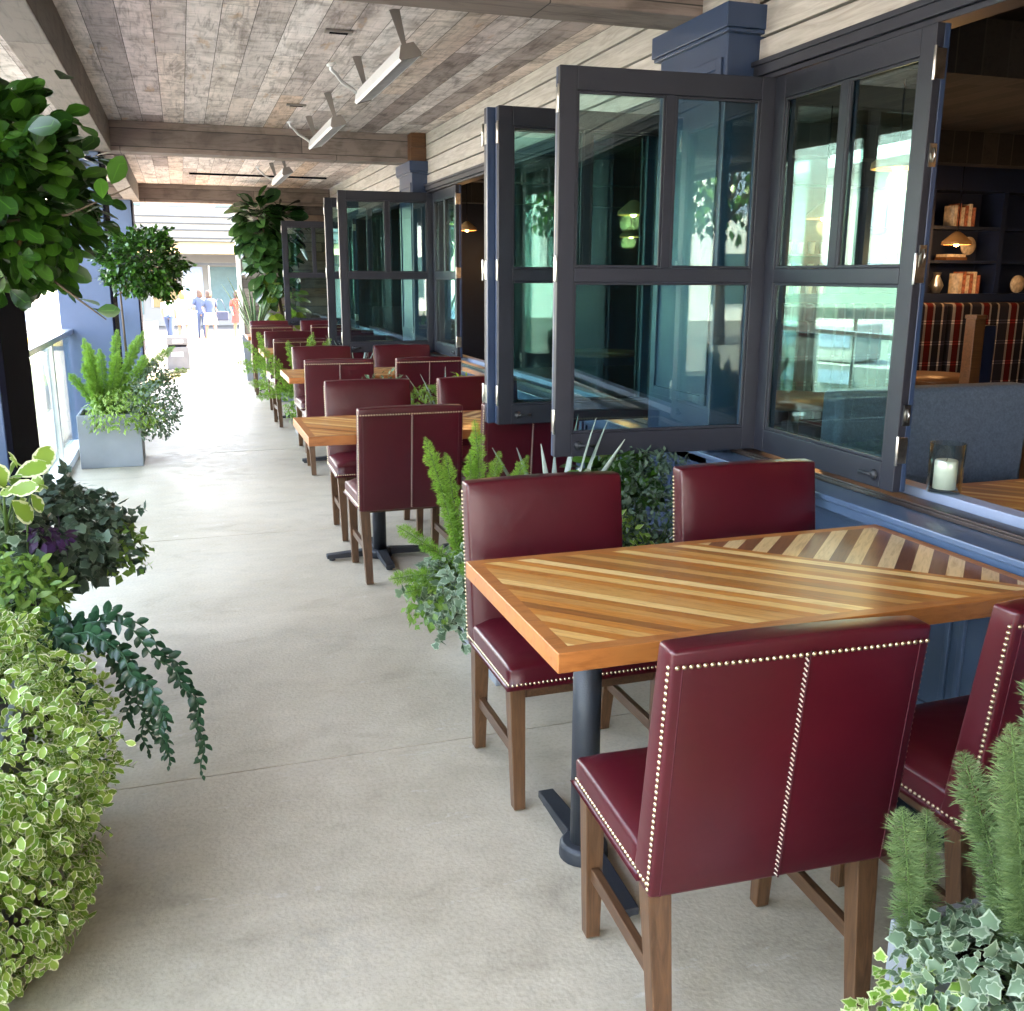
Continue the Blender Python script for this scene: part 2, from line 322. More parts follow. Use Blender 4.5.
def watermat():
    m, nt, N, L, b = nmat('harbour_water')
    b.inputs['Base Color'].default_value = (.10, .17, .18, 1); b.inputs['Roughness'].default_value = .08
    bump(nt, noise(nt, mapping(nt, objco(nt), (1, 2.2, 1)), .9, 4), .5, .12, b); return m
M['water'] = watermat()

# ------------------------------------------------------------------ object helpers
def tag(o, label=None, cat=None, group=None, kind=None):
    if label: o['label'] = label
    if cat: o['category'] = cat
    if group: o['group'] = group
    if kind: o['kind'] = kind
    return o
def empty(name, loc=(0, 0, 0), rz=0, label=None, cat=None, group=None):
    o = bpy.data.objects.new(name, None); COL.objects.link(o); o.location = loc; o.rotation_euler = (0, 0, rz)
    o.empty_display_size = .1
    return tag(o, label, cat, group)
class MB:
    def __init__(s): s.v = []; s.f = []; s.sm = []; s.mi = []
    def add(s, vs, fs, smooth=False, mi=0, M4=None):
        n = len(s.v)
        if M4 is not None: vs = [tuple(M4 @ Vector(v)) for v in vs]
        s.v += [tuple(v) for v in vs]; s.f += [tuple(i+n for i in f) for f in fs]
        s.sm += [smooth]*len(fs); s.mi += [mi]*len(fs); return s
    def box(s, x0, x1, y0, y1, z0, z1, mi=0, M4=None):
        v = [(x, y, z) for z in (z0, z1) for y in (y0, y1) for x in (x0, x1)]
        return s.add(v, [(0, 2, 3, 1), (4, 5, 7, 6), (0, 1, 5, 4), (2, 6, 7, 3), (0, 4, 6, 2), (1, 3, 7, 5)], mi=mi, M4=M4)
    def hexa(s, b4, t4, mi=0):   # bottom ring 4 pts ccw, top ring
        return s.add(list(b4)+list(t4), [(3, 2, 1, 0), (4, 5, 6, 7), (0, 1, 5, 4), (1, 2, 6, 5), (2, 3, 7, 6), (3, 0, 4, 7)], mi=mi)
    def tube(s, pts, rad, n=10, caps=True, smooth=True, mi=0):
        pts = [Vector(p) for p in pts]; k = len(pts)
        rad = rad if isinstance(rad, (list, tuple)) else [rad]*k
        vs = []; ref = None
        for i, p in enumerate(pts):
            d = (pts[min(i+1, k-1)]-pts[max(i-1, 0)]).normalized()
            if ref is None or abs(ref.dot(d)) > .95: ref = Vector((1, 0, 0)) if abs(d.x) < .8 else Vector((0, 1, 0))
            a = d.cross(ref).normalized(); b = d.cross(a).normalized(); ref = -b if False else ref
            for j in range(n):
                t = 2*math.pi*j/n; vs.append(p+(a*math.cos(t)+b*math.sin(t))*rad[i])
        fs = [(i*n+j, i*n+(j+1) % n, (i+1)*n+(j+1) % n, (i+1)*n+j) for i in range(k-1) for j in range(n)]
        s.add(vs, fs, smooth, mi)
        if caps:
            m0 = len(s.v)-k*n
            s.f += [tuple(m0+j for j in reversed(range(n))), tuple(m0+(k-1)*n+j for j in range(n))]; s.sm += [False]*2; s.mi += [mi]*2
        return s
    def lathe(s, prof, c=(0, 0, 0), n=24, smooth=True, mi=0, sx=1, sy=1):
        vs = [(c[0]+r*math.cos(2*math.pi*j/n)*sx, c[1]+r*math.sin(2*math.pi*j/n)*sy, c[2]+z) for r, z in prof for j in range(n)]
        k = len(prof)
        return s.add(vs, [(i*n+j, i*n+(j+1) % n, (i+1)*n+(j+1) % n, (i+1)*n+j) for i in range(k-1) for j in range(n)], smooth, mi)
    def build(s, name, mats, parent=None, bevel=0, seg=2, smooth=None):
        me = bpy.data.meshes.new(name); me.from_pydata(s.v, [], s.f)
        for m_ in (mats if isinstance(mats, (list, tuple)) else [mats]): me.materials.append(m_)
        me.polygons.foreach_set('use_smooth', [True]*len(s.f) if smooth else s.sm)
        me.polygons.foreach_set('material_index', s.mi); me.update()
        o = bpy.data.objects.new(name, me); COL.objects.link(o)
        if parent: o.parent = parent
        if bevel:
            bv = o.modifiers.new('bevel', 'BEVEL'); bv.width = bevel; bv.segments = seg; bv.limit_method = 'ANGLE'
            if seg > 2:
                me.polygons.foreach_set('use_smooth', [True]*len(s.f)); bv.harden_normals = True
        return o
def copy_tree(o, parent=None, **kw):
    c = o.copy(); COL.objects.link(c)
    if parent: c.parent = parent
    for ch in list(o.children): copy_tree(ch, c)
    return c

# ------------------------------------------------------------------ leaves
def T_oval(w=.5, fold=.12, curl=.15, ob=0.):
    st = [(0, .04), (.2, .62), (.45, 1.), (.72, .86), (.92, .42), (1., .03)]
    vs = []; uv = []
    for y, ww in st:
        ww = ww*(1+ob*(y-.5)) * w/2; z = -curl*y*y
        for sx, uu in ((-1, -1), (0, 0), (1, 1)):
            vs.append((sx*ww, y, z+(fold*w*abs(sx)*(ww/(w/2)) if sx else 0))); uv.append((uu, y))
    fs = []
    for i in range(len(st)-1):
        a = i*3; fs += [(a, a+1, a+4, a+3), (a+1, a+2, a+5, a+4)]
    # edge uv is 1 where wide; the tip reads as edge too
    uv = [(u if abs(u) else (0 if y < .85 else .95), y) for u, y in uv]
    return np.array(vs), fs, np.array(uv)
def T_small(w=.5, fold=.1):
    vs = [(0, 0, 0), (-w/2, .45, fold*w), (0, .5, 0), (w/2, .45, fold*w), (0, 1, -.06)]
    uv = [(.3, 0), (-1, .5), (0, .5), (1, .5), (.95, 1)]
    return np.array(vs), [(0, 2, 1), (0, 3, 2), (1, 2, 4), (2, 3, 4)], np.array(uv)
def T_ivy():
    out = [(0, 0), (.28, -.10), (.50, .06), (.46, .24), (.62, .44), (.40, .55), (.27, .70), (0, 1.), (-.27, .70), (-.40, .55), (-.62, .44), (-.46, .24), (-.50, .06), (-.28, -.10)]
    vs = [(0, .28, .06)]+[(x*.85, y, -.10*(x*x)-.08*max(0, y-.5)) for x, y in out]
    uv = [(0, .3)]+[(1, .5)]*len(out)
    n = len(out); return np.array(vs), [(0, 1+i, 1+(i+1) % n) for i in range(n)], np.array(uv)
def T_needle(w=.10):
    return np.array([(-w/2, 0, 0), (w/2, 0, 0), (w*.35, .6, .03), (0, 1, 0), (-w*.35, .6, .03)]), [(0, 1, 2, 4), (4, 2, 3)], np.array([(.5, 0), (.5, 0), (.5, .5), (.5, 1), (.5, .5)])
def leaves(name, pos, dirs, nors, size, tmpl, mat, parent=None, jit=.35, rnd=None, rs=None):
    """one mesh holding the leaves of one plant"""
    g = rs or rng
    tv, tf, tuv = tmpl; N_ = len(pos); K = len(tv)
    pos = np.asarray(pos, float); d = np.asarray(dirs, float)+g.normal(size=(N_, 3))*jit*.6
    d /= np.linalg.norm(d, axis=1)[:, None]+1e-9
    n = np.asarray(nors, float)+g.normal(size=(N_, 3))*jit
    n -= (n*d).sum(1)[:, None]*d; n /= np.linalg.norm(n, axis=1)[:, None]+1e-9
    x = np.cross(d, n)
    size = np.broadcast_to(size, (N_,))
    V = (x[:, None, :]*tv[None, :, 0, None]+d[:, None, :]*tv[None, :, 1, None]+n[:, None, :]*tv[None, :, 2, None])*size[:, None, None]+pos[:, None, :]
    V = V.reshape(-1, 3)
    faces = []; 
    tot = sum(len(f) for f in tf)
    li = np.concatenate([np.array(f) for f in tf]); ls = np.cumsum([0]+[len(f) for f in tf])[:-1]; lt = np.array([len(f) for f in tf])
    LI = (li[None, :]+(np.arange(N_)*K)[:, None]).reshape(-1)
    LS = (ls[None, :]+(np.arange(N_)*tot)[:, None]).reshape(-1); LT = np.tile(lt, N_)
    me = bpy.data.meshes.new(name); me.vertices.add(len(V)); me.loops.add(len(LI)); me.polygons.add(len(LS))
    me.vertices.foreach_set('co', V.reshape(-1)); me.loops.foreach_set('vertex_index', LI.astype(np.int32))
    me.polygons.foreach_set('loop_start', LS.astype(np.int32)); me.polygons.foreach_set('loop_total', LT.astype(np.int32))
    me.polygons.foreach_set('use_smooth', np.ones(len(LS), bool))
    uvl = me.uv_layers.new(name='UVMap'); uvl.data.foreach_set('uv', np.tile(tuv[li], (N_, 1)).reshape(-1).astype(np.float32))
    at = me.attributes.new('rnd', 'FLOAT', 'POINT')
    r_ = g.random(N_) if rnd is None else np.clip(rnd, 0, 1)
    at.data.foreach_set('value', np.repeat(r_, K).astype(np.float32))
    me.materials.append(mat); me.update(calc_edges=True); me.validate()
    o = bpy.data.objects.new(name, me); COL.objects.link(o)
    if parent: o.parent = parent
    return o
def blob(c, rad, n, lo=.75, hi=1.02, zmin=-1, lump=.18, k=7):
    """points through the outer shell of a lumpy ellipsoid -> positions, outward normals"""
    p = rng.normal(size=(n*3, 3)); p /= np.linalg.norm(p, axis=1)[:, None]
    p = p[p[:, 2] > zmin][:n]
    cs = rng.normal(size=(k, 3)); cs /= np.linalg.norm(cs, axis=1)[:, None]
    amp = rng.uniform(-1, 1, k); L_ = 1+lump*sum(a*np.exp(3*((p@q)-1)) for a, q in zip(amp, cs))
    r = rng.uniform(lo, hi, len(p))**.7*L_
    rad = np.array(rad); pos = p*rad*r[:, None]+np.array(c); nn = p/rad; nn /= np.linalg.norm(nn, axis=1)[:, None]
    return pos, nn
def reseed(k):
    global rng
    rng = np.random.default_rng(zlib.crc32(k.encode()))
def bush(name, c, rad, n, size, tmpl, mat, label, group=None, droop=.5, zmin=-.6, jit=.45, lo=.6, parent=None, stems=True, base=None, lump=.2, cat='plant', sprigs=0):
    """a leafy mound: thing > foliage, stem"""
    reseed(label)
    c = np.array(c, float)
    root = parent or empty(name, tuple(base) if base is not None else (c[0], c[1], max(0, c[2]-rad[2]*.5)), label=label, cat=cat, group=group)
    o = np.array(root.location)
    pos, nn = blob(c-o, rad, n, lo=lo, zmin=zmin, lump=lump)
    tang = rng.normal(size=pos.shape)*.6+nn*.5+np.array([0, 0, -droop])
    leaves('foliage', pos, tang, nn+np.array([0, 0, .55]), rng.uniform(.5, 1.3, len(pos))*size, tmpl, mat, root, jit=jit)
    if sprigs:
        P, D = [], []; sb = MB(); cc_ = c-o
        for i in range(sprigs):
            q = pos[rng.integers(len(pos))]; d0 = (q-cc_)/np.linalg.norm(q-cc_)+rng.normal(size=3)*.45; d0 /= np.linalg.norm(d0); ln = rng.uniform(.05, .13)
            pts = [q-d0*.03, q+d0*ln*.5+np.array([0, 0, .01]), q+d0*ln+np.array([0, 0, -ln*.35])]
            sb.tube([tuple(x) for x in pts], [.0016, .0013, .0008], 5, caps=False)
            for k in range(9):
                f = k/8*1.9; j = min(int(f), 1); P.append(pts[j]*(1-(f-j))+pts[j+1]*(f-j)); D.append(d0*.5+rng.normal(size=3)*.8)
        leaves('foliage', np.array(P), np.array(D), np.array(D)*0+np.array([.1, -.3, .8]), rng.uniform(.55, 1.25, len(P))*size, tmpl, mat, root, jit=.6)
        if sprigs > 50: sb.build('stem', M['stemgreen'], root)
    if stems:
        b = MB(); cc = c-o; z0 = -.02 if base is not None else -rad[2]*.5
        for i in range(14):
            e = pos[rng.integers(len(pos))]; s0 = Vector((cc[0]*.5+rng.normal()*.02, cc[1]*.5+rng.normal()*.02, min(0, z0)))
            mid = (s0+Vector(e))/2+Vector((0, 0, .05)); b.tube([s0, mid, Vector(e)*.97], [.004, .003, .0015], 5)
        b.build('stem', M['stemgreen'], root)
    return root
def foxtail(name, base, fronds, label, mat='lf_fox', dens=1300, nl=.022, wid=.026, group=None, nw=.10):
    """foxtail fern: each plume is a part"""
    reseed(label)
    root = empty(name, base, label=label, cat='fern', group=group)
    for (az, lean, ln, bend) in fronds:
        hz = Vector((math.cos(R(az)), math.sin(R(az)), 0)); pts = []
        p = Vector((0, 0, -.02))+hz*.02; ang = R(lean)
        K = 16
        for i in range(K+1):
            pts.append(p.copy()); p += (hz*math.sin(ang)+Vector((0, 0, 1))*math.cos(ang))*ln/K; ang += R(bend)/K
        P = np.array([tuple(q) for q in pts]); n = int(dens*ln/.45)
        t = rng.uniform(.03, 1, n)**.95*K; i0 = np.minimum(t.astype(int), K-1); f = (t-i0)[:, None]
        pos = P[i0]*(1-f)+P[i0+1]*f; ax = P[i0+1]-P[i0]; ax /= np.linalg.norm(ax, axis=1)[:, None]
        rr = rng.normal(size=(n, 3)); rr -= (rr*ax).sum(1)[:, None]*ax; rr /= np.linalg.norm(rr, axis=1)[:, None]
        tt = t/K; env = np.clip(np.minimum(1, (1-tt)*6+.25), .2, 1)*np.clip(.55+tt*3, 0, 1)
        env = env*(1+.16*np.sin(tt*ln*110+az))
        pos = pos+rr*(wid*.55*env*rng.uniform(.0, 1, n))[:, None]
        fr_ = leaves('frond', pos, rr+ax*rng.uniform(-.1, .9, n)[:, None], np.cross(rr, ax), nl*env*rng.uniform(.7, 1.2, n), T_needle(nw), M[mat], root, jit=.3, rnd=rng.uniform(0, .75, n)+.25*tt)
        b = MB().tube(pts, [.0016]*K+[.0006], 5, caps=False); b.build('frond_stem', M['stemgreen'], fr_)
    return root
def blades(name, base, n, ln, wid, mat, label, spread=35, group=None, cat='plant', twist=.3, z0=-.01):
    reseed(label); root = empty(name, base, label=label, cat=cat, group=group)
    for i in range(n):
        az = R(360*i/n*1.618*2+rng.uniform(-20, 20)); le = R(rng.uniform(4, spread)); L_ = ln*rng.uniform(.6, 1.05)
        h = Vector((math.cos(az), math.sin(az), 0)); side = Vector((-math.sin(az), math.cos(az), 0)); K = 8
        p = h*rng.uniform(0, .05)+Vector((0, 0, z0)); vs = []; uv = []; a = le; tw = rng.uniform(-twist, twist)
        for k in range(K+1):
            t = k/K; w = wid*(.5+.9*t-1.38*t**2.2)*.5 if t < 1 else .001
            w = max(w, .001); s_ = side*math.cos(tw*t*3)+h*math.sin(tw*t*3)
            up_ = h*math.cos(a)*-1+Vector((0, 0, 1))*math.sin(a)
            vs += [p-s_*w+up_*w*.35, p, p+s_*w+up_*w*.35]; uv += [(-1, t), (.3, t), (1, t)]
            p = p+(h*math.sin(a)+Vector((0, 0, 1))*math.cos(a))*L_/K; a += R(spread*.25)/K
        fs = []
        for k in range(K): fs += [(3*k, 3*k+1, 3*k+4, 3*k+3), (3*k+1, 3*k+2, 3*k+5, 3*k+4)]
        me = bpy.data.meshes.new('leaf'); me.from_pydata([tuple(v) for v in vs], [], fs); uvl = me.uv_layers.new(name='UVMap')
        for lp in me.loops: uvl.data[lp.index].uv = uv[lp.vertex_index]
        at = me.attributes.new('rnd', 'FLOAT', 'POINT'); at.data.foreach_set('value', [rng.random()]*len(vs))
        me.polygons.foreach_set('use_smooth', [True]*len(fs)); me.materials.append(M[mat])
        o = bpy.data.objects.new('leaf', me); COL.objects.link(o); o.parent = root
        sf = o.modifiers.new('t', 'SOLIDIFY'); sf.thickness = .002
    return root
OV = T_oval(); OVR = T_oval(.72, .10, .12, .25); SM = T_small(); SMR = T_small(.7); IVY = T_ivy()

# ================================================================== SETTING
def struct(name, mb, mat, bevel=0): return tag(mb.build(name, mat, bevel=bevel), kind='structure')
b = MB().box(-1.12, 2.29, -3.0, 16.6, -.30, -.012); struct('ground', b, M['joint'])
b = MB()
xs = [-1.12, 2.29]; ys = [-3.0, -.06, 2.945, 5.95, 8.95, 11.95, 14.95, 16.6]
for j in range(len(ys)-1): b.box(xs[0], xs[1], ys[j]+.003, ys[j+1]-.003, -.0118, 0)
struct('pavement', b, M['concrete'])
b = MB().hexa([(-1.12, 16.603, -1.2), (40, 16.603, -1.2), (40, 30, -1.2), (-1.12, 30, -1.2)], [(-1.12, 16.603, -.004), (40, 16.603, -.004), (40, 30, -.62), (-1.12, 30, -.62)]); b.box(-1.12, 40, 30, 120, -1.2, -.62); b.box(-30, -1.121, 60, 120, -1.2, -.624); b.box(-1.12, 40, -60, -3.003, -.30, -.004); b.box(-30, -1.13, -60, -8, -.30, -.006)
struct('plaza', b, M['plaza'])
b = MB(); b.add([(-1500, -1500, -1.4), (1500, -1500, -1.4), (1500, 1500, -1.4), (-1500, 1500, -1.4)], [(0, 1, 2, 3)]); struct('water', b, M['water'])
# ceiling (one thick slab)
b = MB().box(-1.25, 2.30, -6.3, 16.35, 2.87, 3.02); struct('ceiling', b, M['ceiling'])
b = MB().box(-1.32, 11, -6.35, 16.45, 3.025, 3.2); tag(b.build('roof', M['grey_frame']), kind='structure')  # roof and ceiling carried back out of view to block light from behind
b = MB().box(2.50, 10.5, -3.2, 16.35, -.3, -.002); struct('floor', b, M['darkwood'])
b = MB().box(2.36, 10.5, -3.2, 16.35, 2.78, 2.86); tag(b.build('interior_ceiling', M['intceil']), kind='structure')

# restaurant front wall ------------------------------------------------
wall = empty('restaurant_wall', (2.3, 6.5, 0), label='blue and limewashed timber restaurant front wall under the covered walkway', cat='wall')
wall_o = Vector((2.3, 6.5, 0))
def wp(mb, name, mat, bevel=0, parent=wall):
    o = mb.build(name, mat, bevel=bevel); o.parent = parent; o.location = -wall_o if parent == wall else (0, 0, 0); return o
b = MB()
for z0, z1 in ((2.402, 2.490), (2.501, 2.623), (2.634, 2.756), (2.767, 2.868)): b.box(2.298, 2.33, -3., 15.9, z0, z1)
wp(b, 'siding', M['siding'], .003)
b = MB().box(2.335, 2.36, -3., 15.9, 2.40, 2.869); wp(b, 'backing_board', M['black_steel'])  # blackened so the board gaps look shaded instead of lit
b = MB().box(2.275, 2.40, -3., 15.9, 2.345, 2.398); b.box(2.292, 2.39, -3., 15.9, 2.325, 2.3445); b.box(2.262, 2.296, -3., 15.9, 2.382, 2.402)
wp(b, 'header', M['grey_frame'], .003)
b = MB().box(2.32, 2.348, -3., 15.9, -.01, .775); wp(b, 'wainscot', M['sillblue'])
b = MB()
for y0 in [x*1.05-2.9 for x in range(18)]:
    for (a0, a1, c0, c1) in ((y0+.04, y0+1.01, .12, .14), (y0+.04, y0+1.01, .66, .68), (y0+.02, y0+.04, .12, .68), (y0+1.01, y0+1.03, .12, .68)): b.box(2.306, 2.3195, a0, a1, c0, c1)
b.box(2.304, 2.3185, -3., 15.9, .0, .09)
wp(b, 'panel_moulding', M['sillblue'], .002)
b = MB().box(2.13, 2.30, -3., 15.9, .775, .797); b.box(2.15, 2.319, -3., 15.9, .735, .7745)
wp(b, 'sill', M['sillblue'], .004)
b = MB().box(2.262, 2.36, -3., 15.9, .798, .812); b.box(2.36, 2.40, -3., 15.9, .778, .803); b.box(2.262, 2.268, -3., 15.9, .8125, .822)
wp(b, 'track', M['track'], .002)
b = MB().box(2.40, 2.47, -3., 15.9, .78, .836); wp(b, 'inner_sill', M['bluegrey'], .003)
b = MB().box(2.41, 2.44, -3., 15.9, .0, .779); wp(b, 'inner_panelling', M['navywall'])
b = MB().box(2.40, 2.55, -3.15, -2.2, .0, 2.78); b.box(2.27, 2.399, -3.15, -2.2, .84, 2.32); b.box(2.30, 2.45, -6.3, -3.16, 0, 2.86); wp(b, 'end_panel', M['navywall'])

# columns on the right
def rcol(y0, y1, label):
    r = empty('column', (2.21, (y0+y1)/2, 0), label=label, cat='column', group='blue panelled columns along the restaurant wall')
    h = (y1-y0)/2; x0 = -.06; x1 = .24
    MB().box(x0, x1, -h+.03, h-.03, 0, 2.54).build('shaft', M['blue'], r, .004)
    b = MB().box(x0-.022, x1, -h, h, 2.505, 2.52); b.box(x0-.03, x1+.01, -h-.008, h+.008, 2.5205, 2.612); b.build('capital', M['blue'], r, .003)
    b = MB()
    for z0, z1 in ((1.0, 2.42),):
        b.box(x0-.0105, x0-.001, -h+.06, -h+.10, z0, z1); b.box(x0-.0105, x0-.001, h-.10, h-.06, z0, z1); b.box(x0-.0105, x0-.001, -h+.10, h-.10, z1-.04, z1); b.box(x0-.0105, x0-.001, -h+.10, h-.10, z0, z0+.04)
    b.build('panel_moulding', M['blue'], r, .002)
    b = MB().box(x0, .085, -h+.04, h-.04, 2.6135, 2.738); b.box(x0+.003, .085, -h+.044, h-.044, 2.741, 2.868)
    b.build('timber_block', M['orangewood'] if y0 > 6 else M['siding'], r, .004)
rcol(3.68, 4.33, 'nearest navy blue column beside the large open folding windows')
rcol(9.42, 10.05, 'second navy blue column further along, with brown timber block on top')
rcol(-2.4, -1.8, 'navy blue column behind the viewpoint')
# left columns and the black plates on their aisle faces
LC = [(3.70, 4.30, 'nearest left column, blue with black aisle face behind the ficus tree'), (9.62, 10.22, 'middle blue column behind the grey square planter'), (15.5, 16.1, 'farthest blue column on the left, near the exit'), (-2.3, -1.7, 'left blue column behind the viewpoint')]
for y0, y1, lb in LC:
    r = empty('column', (-.83, (y0+y1)/2, 0), label=lb, cat='column', group='blue columns along the glass railing')
    h = (y1-y0)/2
    MB().box(-.22, .215, -h, h, -.3, 2.60).build('shaft', M['blue_lit'], r, .004)
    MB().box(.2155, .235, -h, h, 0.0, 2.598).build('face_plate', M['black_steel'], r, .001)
# beams
def beam(y0, y1, lb, z0=2.61):
    o = MB().box(-1.24, 2.29, -(y1-y0)/2, (y1-y0)/2, z0, 2.869); 
    o = o.build('ceiling_beam', M['beam_x'], bevel=.006); o.location = (0, (y0+y1)/2, 0)
    tag(o, lb, 'beam', 'timber beams across the walkway')
beam(3.93, 4.18, 'timber beam crossing the ceiling nearest the camera, at the top edge')
beam(9.62, 9.86, 'middle timber beam crossing the ceiling above the second heater')
beam(15.95, 16.2, 'farthest timber beam above the exit opening')
beam(-1.29, -1.1, 'timber beam crossing the ceiling behind the viewpoint')
yb = [-3.1, -2.205, None, -1.945, 3.925, None, 4.185, 9.615, None, 9.865, 15.945]
b = MB()
for a, c in ((-1.095, 3.925), (4.185, 9.615), (9.865, 15.945)): b.box(-.70, -.505, a, c, 2.602, 2.868)
tag(b.build('edge_beam', M['beam_y'], bevel=.005), 'long timber beam running along the left side of the ceiling', 'beam')
b = MB().box(-1.33, -1.255, -6.3, 16.3, 2.80, 3.022); tag(b.build('fascia_board', M['beam_y']), 'weathered fascia board along the outer left roof edge', 'board')

# end wall
ew = empty('end_wall', (1.6, 15.97, 0), label='weathered grey barn board wall closing the walkway, with white corner trim', cat='wall')
MB().box(-.70, .72, 0, .10, 0, 2.869).build('boards', M['endwall'], ew)
MB().box(-.765, -.705, -.02, .13, 0, 2.60).build('corner_trim', M['white'], ew, .003)

# glass railing
def rail(y0, y1, lb):
    r = empty('glass_railing', (-1.0, y0, 0), label=lb, cat='railing', group='glass railings between the columns'); n = max(2, round((y1-y0)/1.3)); s = (y1-y0)/n
    MB().box(-.045, .045, 0, y1-y0, 1.03, 1.075).build('top_rail', M['alu'], r, .008)
    MB().box(-.06, .05, 0, y1-y0, 0.001, .07).build('kerb', M['white'], r, .004)
    for i in range(n):
        MB().box(-.006, .006, i*s+.03, (i+1)*s-.03, .09, 1.028).build('glass_panel', M['railglass'], r)
    for i in range(1, n):
        MB().box(-.022, .022, i*s-.022, i*s+.022, .071, 1.029).build('post', M['alu'], r, .003)
rail(4.31, 9.61, 'glass railing with pale metal top rail beside the grey square planter')
rail(10.23, 15.49, 'glass railing beyond the middle blue column')
rail(-1.69, 3.69, 'glass railing behind the variegated bush')

# ================================================================== FOLDING WINDOWS
def window(handle=True):
    r = empty('folding_window'); w = .905; H0, H1 = .835, 2.318
    def bars(y0, y1, dx=0):
        b = MB(); e = .0
        b.box(dx, .07, y0, y1, H0, H1); b.box(w-.07, w-dx, y0, y1, H0, H1)
        b.box(.07, w-.07, y0, y1, H1-.085, H1); b.box(.07, w-.07, y0, y1, H0, H0+.095)
        b.box(.07, w-.07, y0, y1, 1.53, 1.585); b.box(w/2-.02, w/2+.02, y0+.004, y1-.004, 1.585, H1-.085); return b
    bars(-.026, .004).build('frame', M['grey_frame'], r, .003)
    bars(.0045, .026).build('inner_frame', M['blue'], r, .003)
    b = MB()
    for (x0, x1, z0, z1) in ((.07, w/2-.02, 1.585, H1-.085), (w/2+.02, w-.07, 1.585, H1-.085), (.07, w-.07, H0+.095, 1.53)):
        for q in (-.0205,):
            b.box(x0+.0005, x0+.011, q, q+.012, z0+.0005, z1-.0005); b.box(x1-.011, x1-.0005, q, q+.012, z0+.0005, z1-.0005)
            b.box(x0+.011, x1-.011, q, q+.012, z0+.0005, z0+.011); b.box(x0+.011, x1-.011, q, q+.012, z1-.011, z1-.0005)
    b.build('glazing_bead', M['grey_frame'], r, .002)
    for (x0, x1, z0, z1) in ((.07, w/2-.02, 1.585, H1-.085), (w/2+.02, w-.07, 1.585, H1-.085), (.07, w-.07, H0+.095, 1.53)):
        MB().box(x0+.001, x1-.001, -.004, .002, z0+.001, z1-.001).build('pane', M['glass'], r)
    for z in (.98, 1.58, 2.2):
        b = MB().box(w-.0005, w+.003, -.022, .016, z-.045, z+.045); b.tube([(w+.006, -.028, z-.05), (w+.006, -.028, z+.05)], .0055, 8); b.build('hinge', M['steel'], r, .001)
    if handle:
        b = MB().lathe([(0, -.012), (.017, -.012), (.019, 0), (.014, .012), (0, .014)], (0, 0, 0), 12)
        b.v = [(x+w-.10, -.03-z*.8, y+H0+.045) for x, y, z in b.v]
        b.tube([(w-.10, -.04, H0+.045), (w-.13, -.046, H0+.047), (w-.165, -.042, H0+.045)], [.006, .005, .008], 8)
        b.build('handle', M['iron'], r)
    return r
WIN = window()
wins = [  # x, y, direction angle of the leaf (deg), label
 (2.295, 3.575, 176.3, 'large grey folding window standing open square to the wall, nearest of the open ones'),
 (2.308, 3.55, 268.6, 'folding window leaf standing in the wall plane above the sill, with the black handle and blue edge'),
 (2.345, 4.55, 180.5, 'front leaf of the folded pair of windows just past the nearest blue column'),
 (2.338, 4.615, 180.5, 'rear leaf of the folded pair of windows just past the nearest blue column'),
 (2.325, 9.33, 179, 'grey folding window standing open square to the wall just before the second column'),
 (2.335, 9.30, 268.8, 'in-plane folding window leaf just before the second column'),
 (2.325, 10.25, 180, 'folding window leaf standing open just past the second column, half hidden'),
 (2.325, 14.75, 180, 'farthest folding window standing open in front of the barn board wall'),
 (2.335, 14.70, 268.8, 'farthest folding window leaf, in the wall plane'),
]
for i, (x, y, a, lb) in enumerate(wins):
    o = WIN if i == 0 else copy_tree(WIN)
    o.location = (x, y, 0); o.rotation_euler.z = R(a); tag(o, lb, 'window', 'bifold windows of the restaurant front')
    # leaf local +x runs from hinge to free edge; local -y is the outer (grey) side
for o in [o for o in COL.objects if o.name.startswith('folding_window')]:
    a = math.degrees(o.rotation_euler.z)
    if abs(a-180) < 5: o.scale = (1, 1 if 'rear leaf' in o['label'] else -1, 1)     # mirror so the grey face looks up the walkway
    if 'rear leaf' in o['label']: o.location.x -= .028

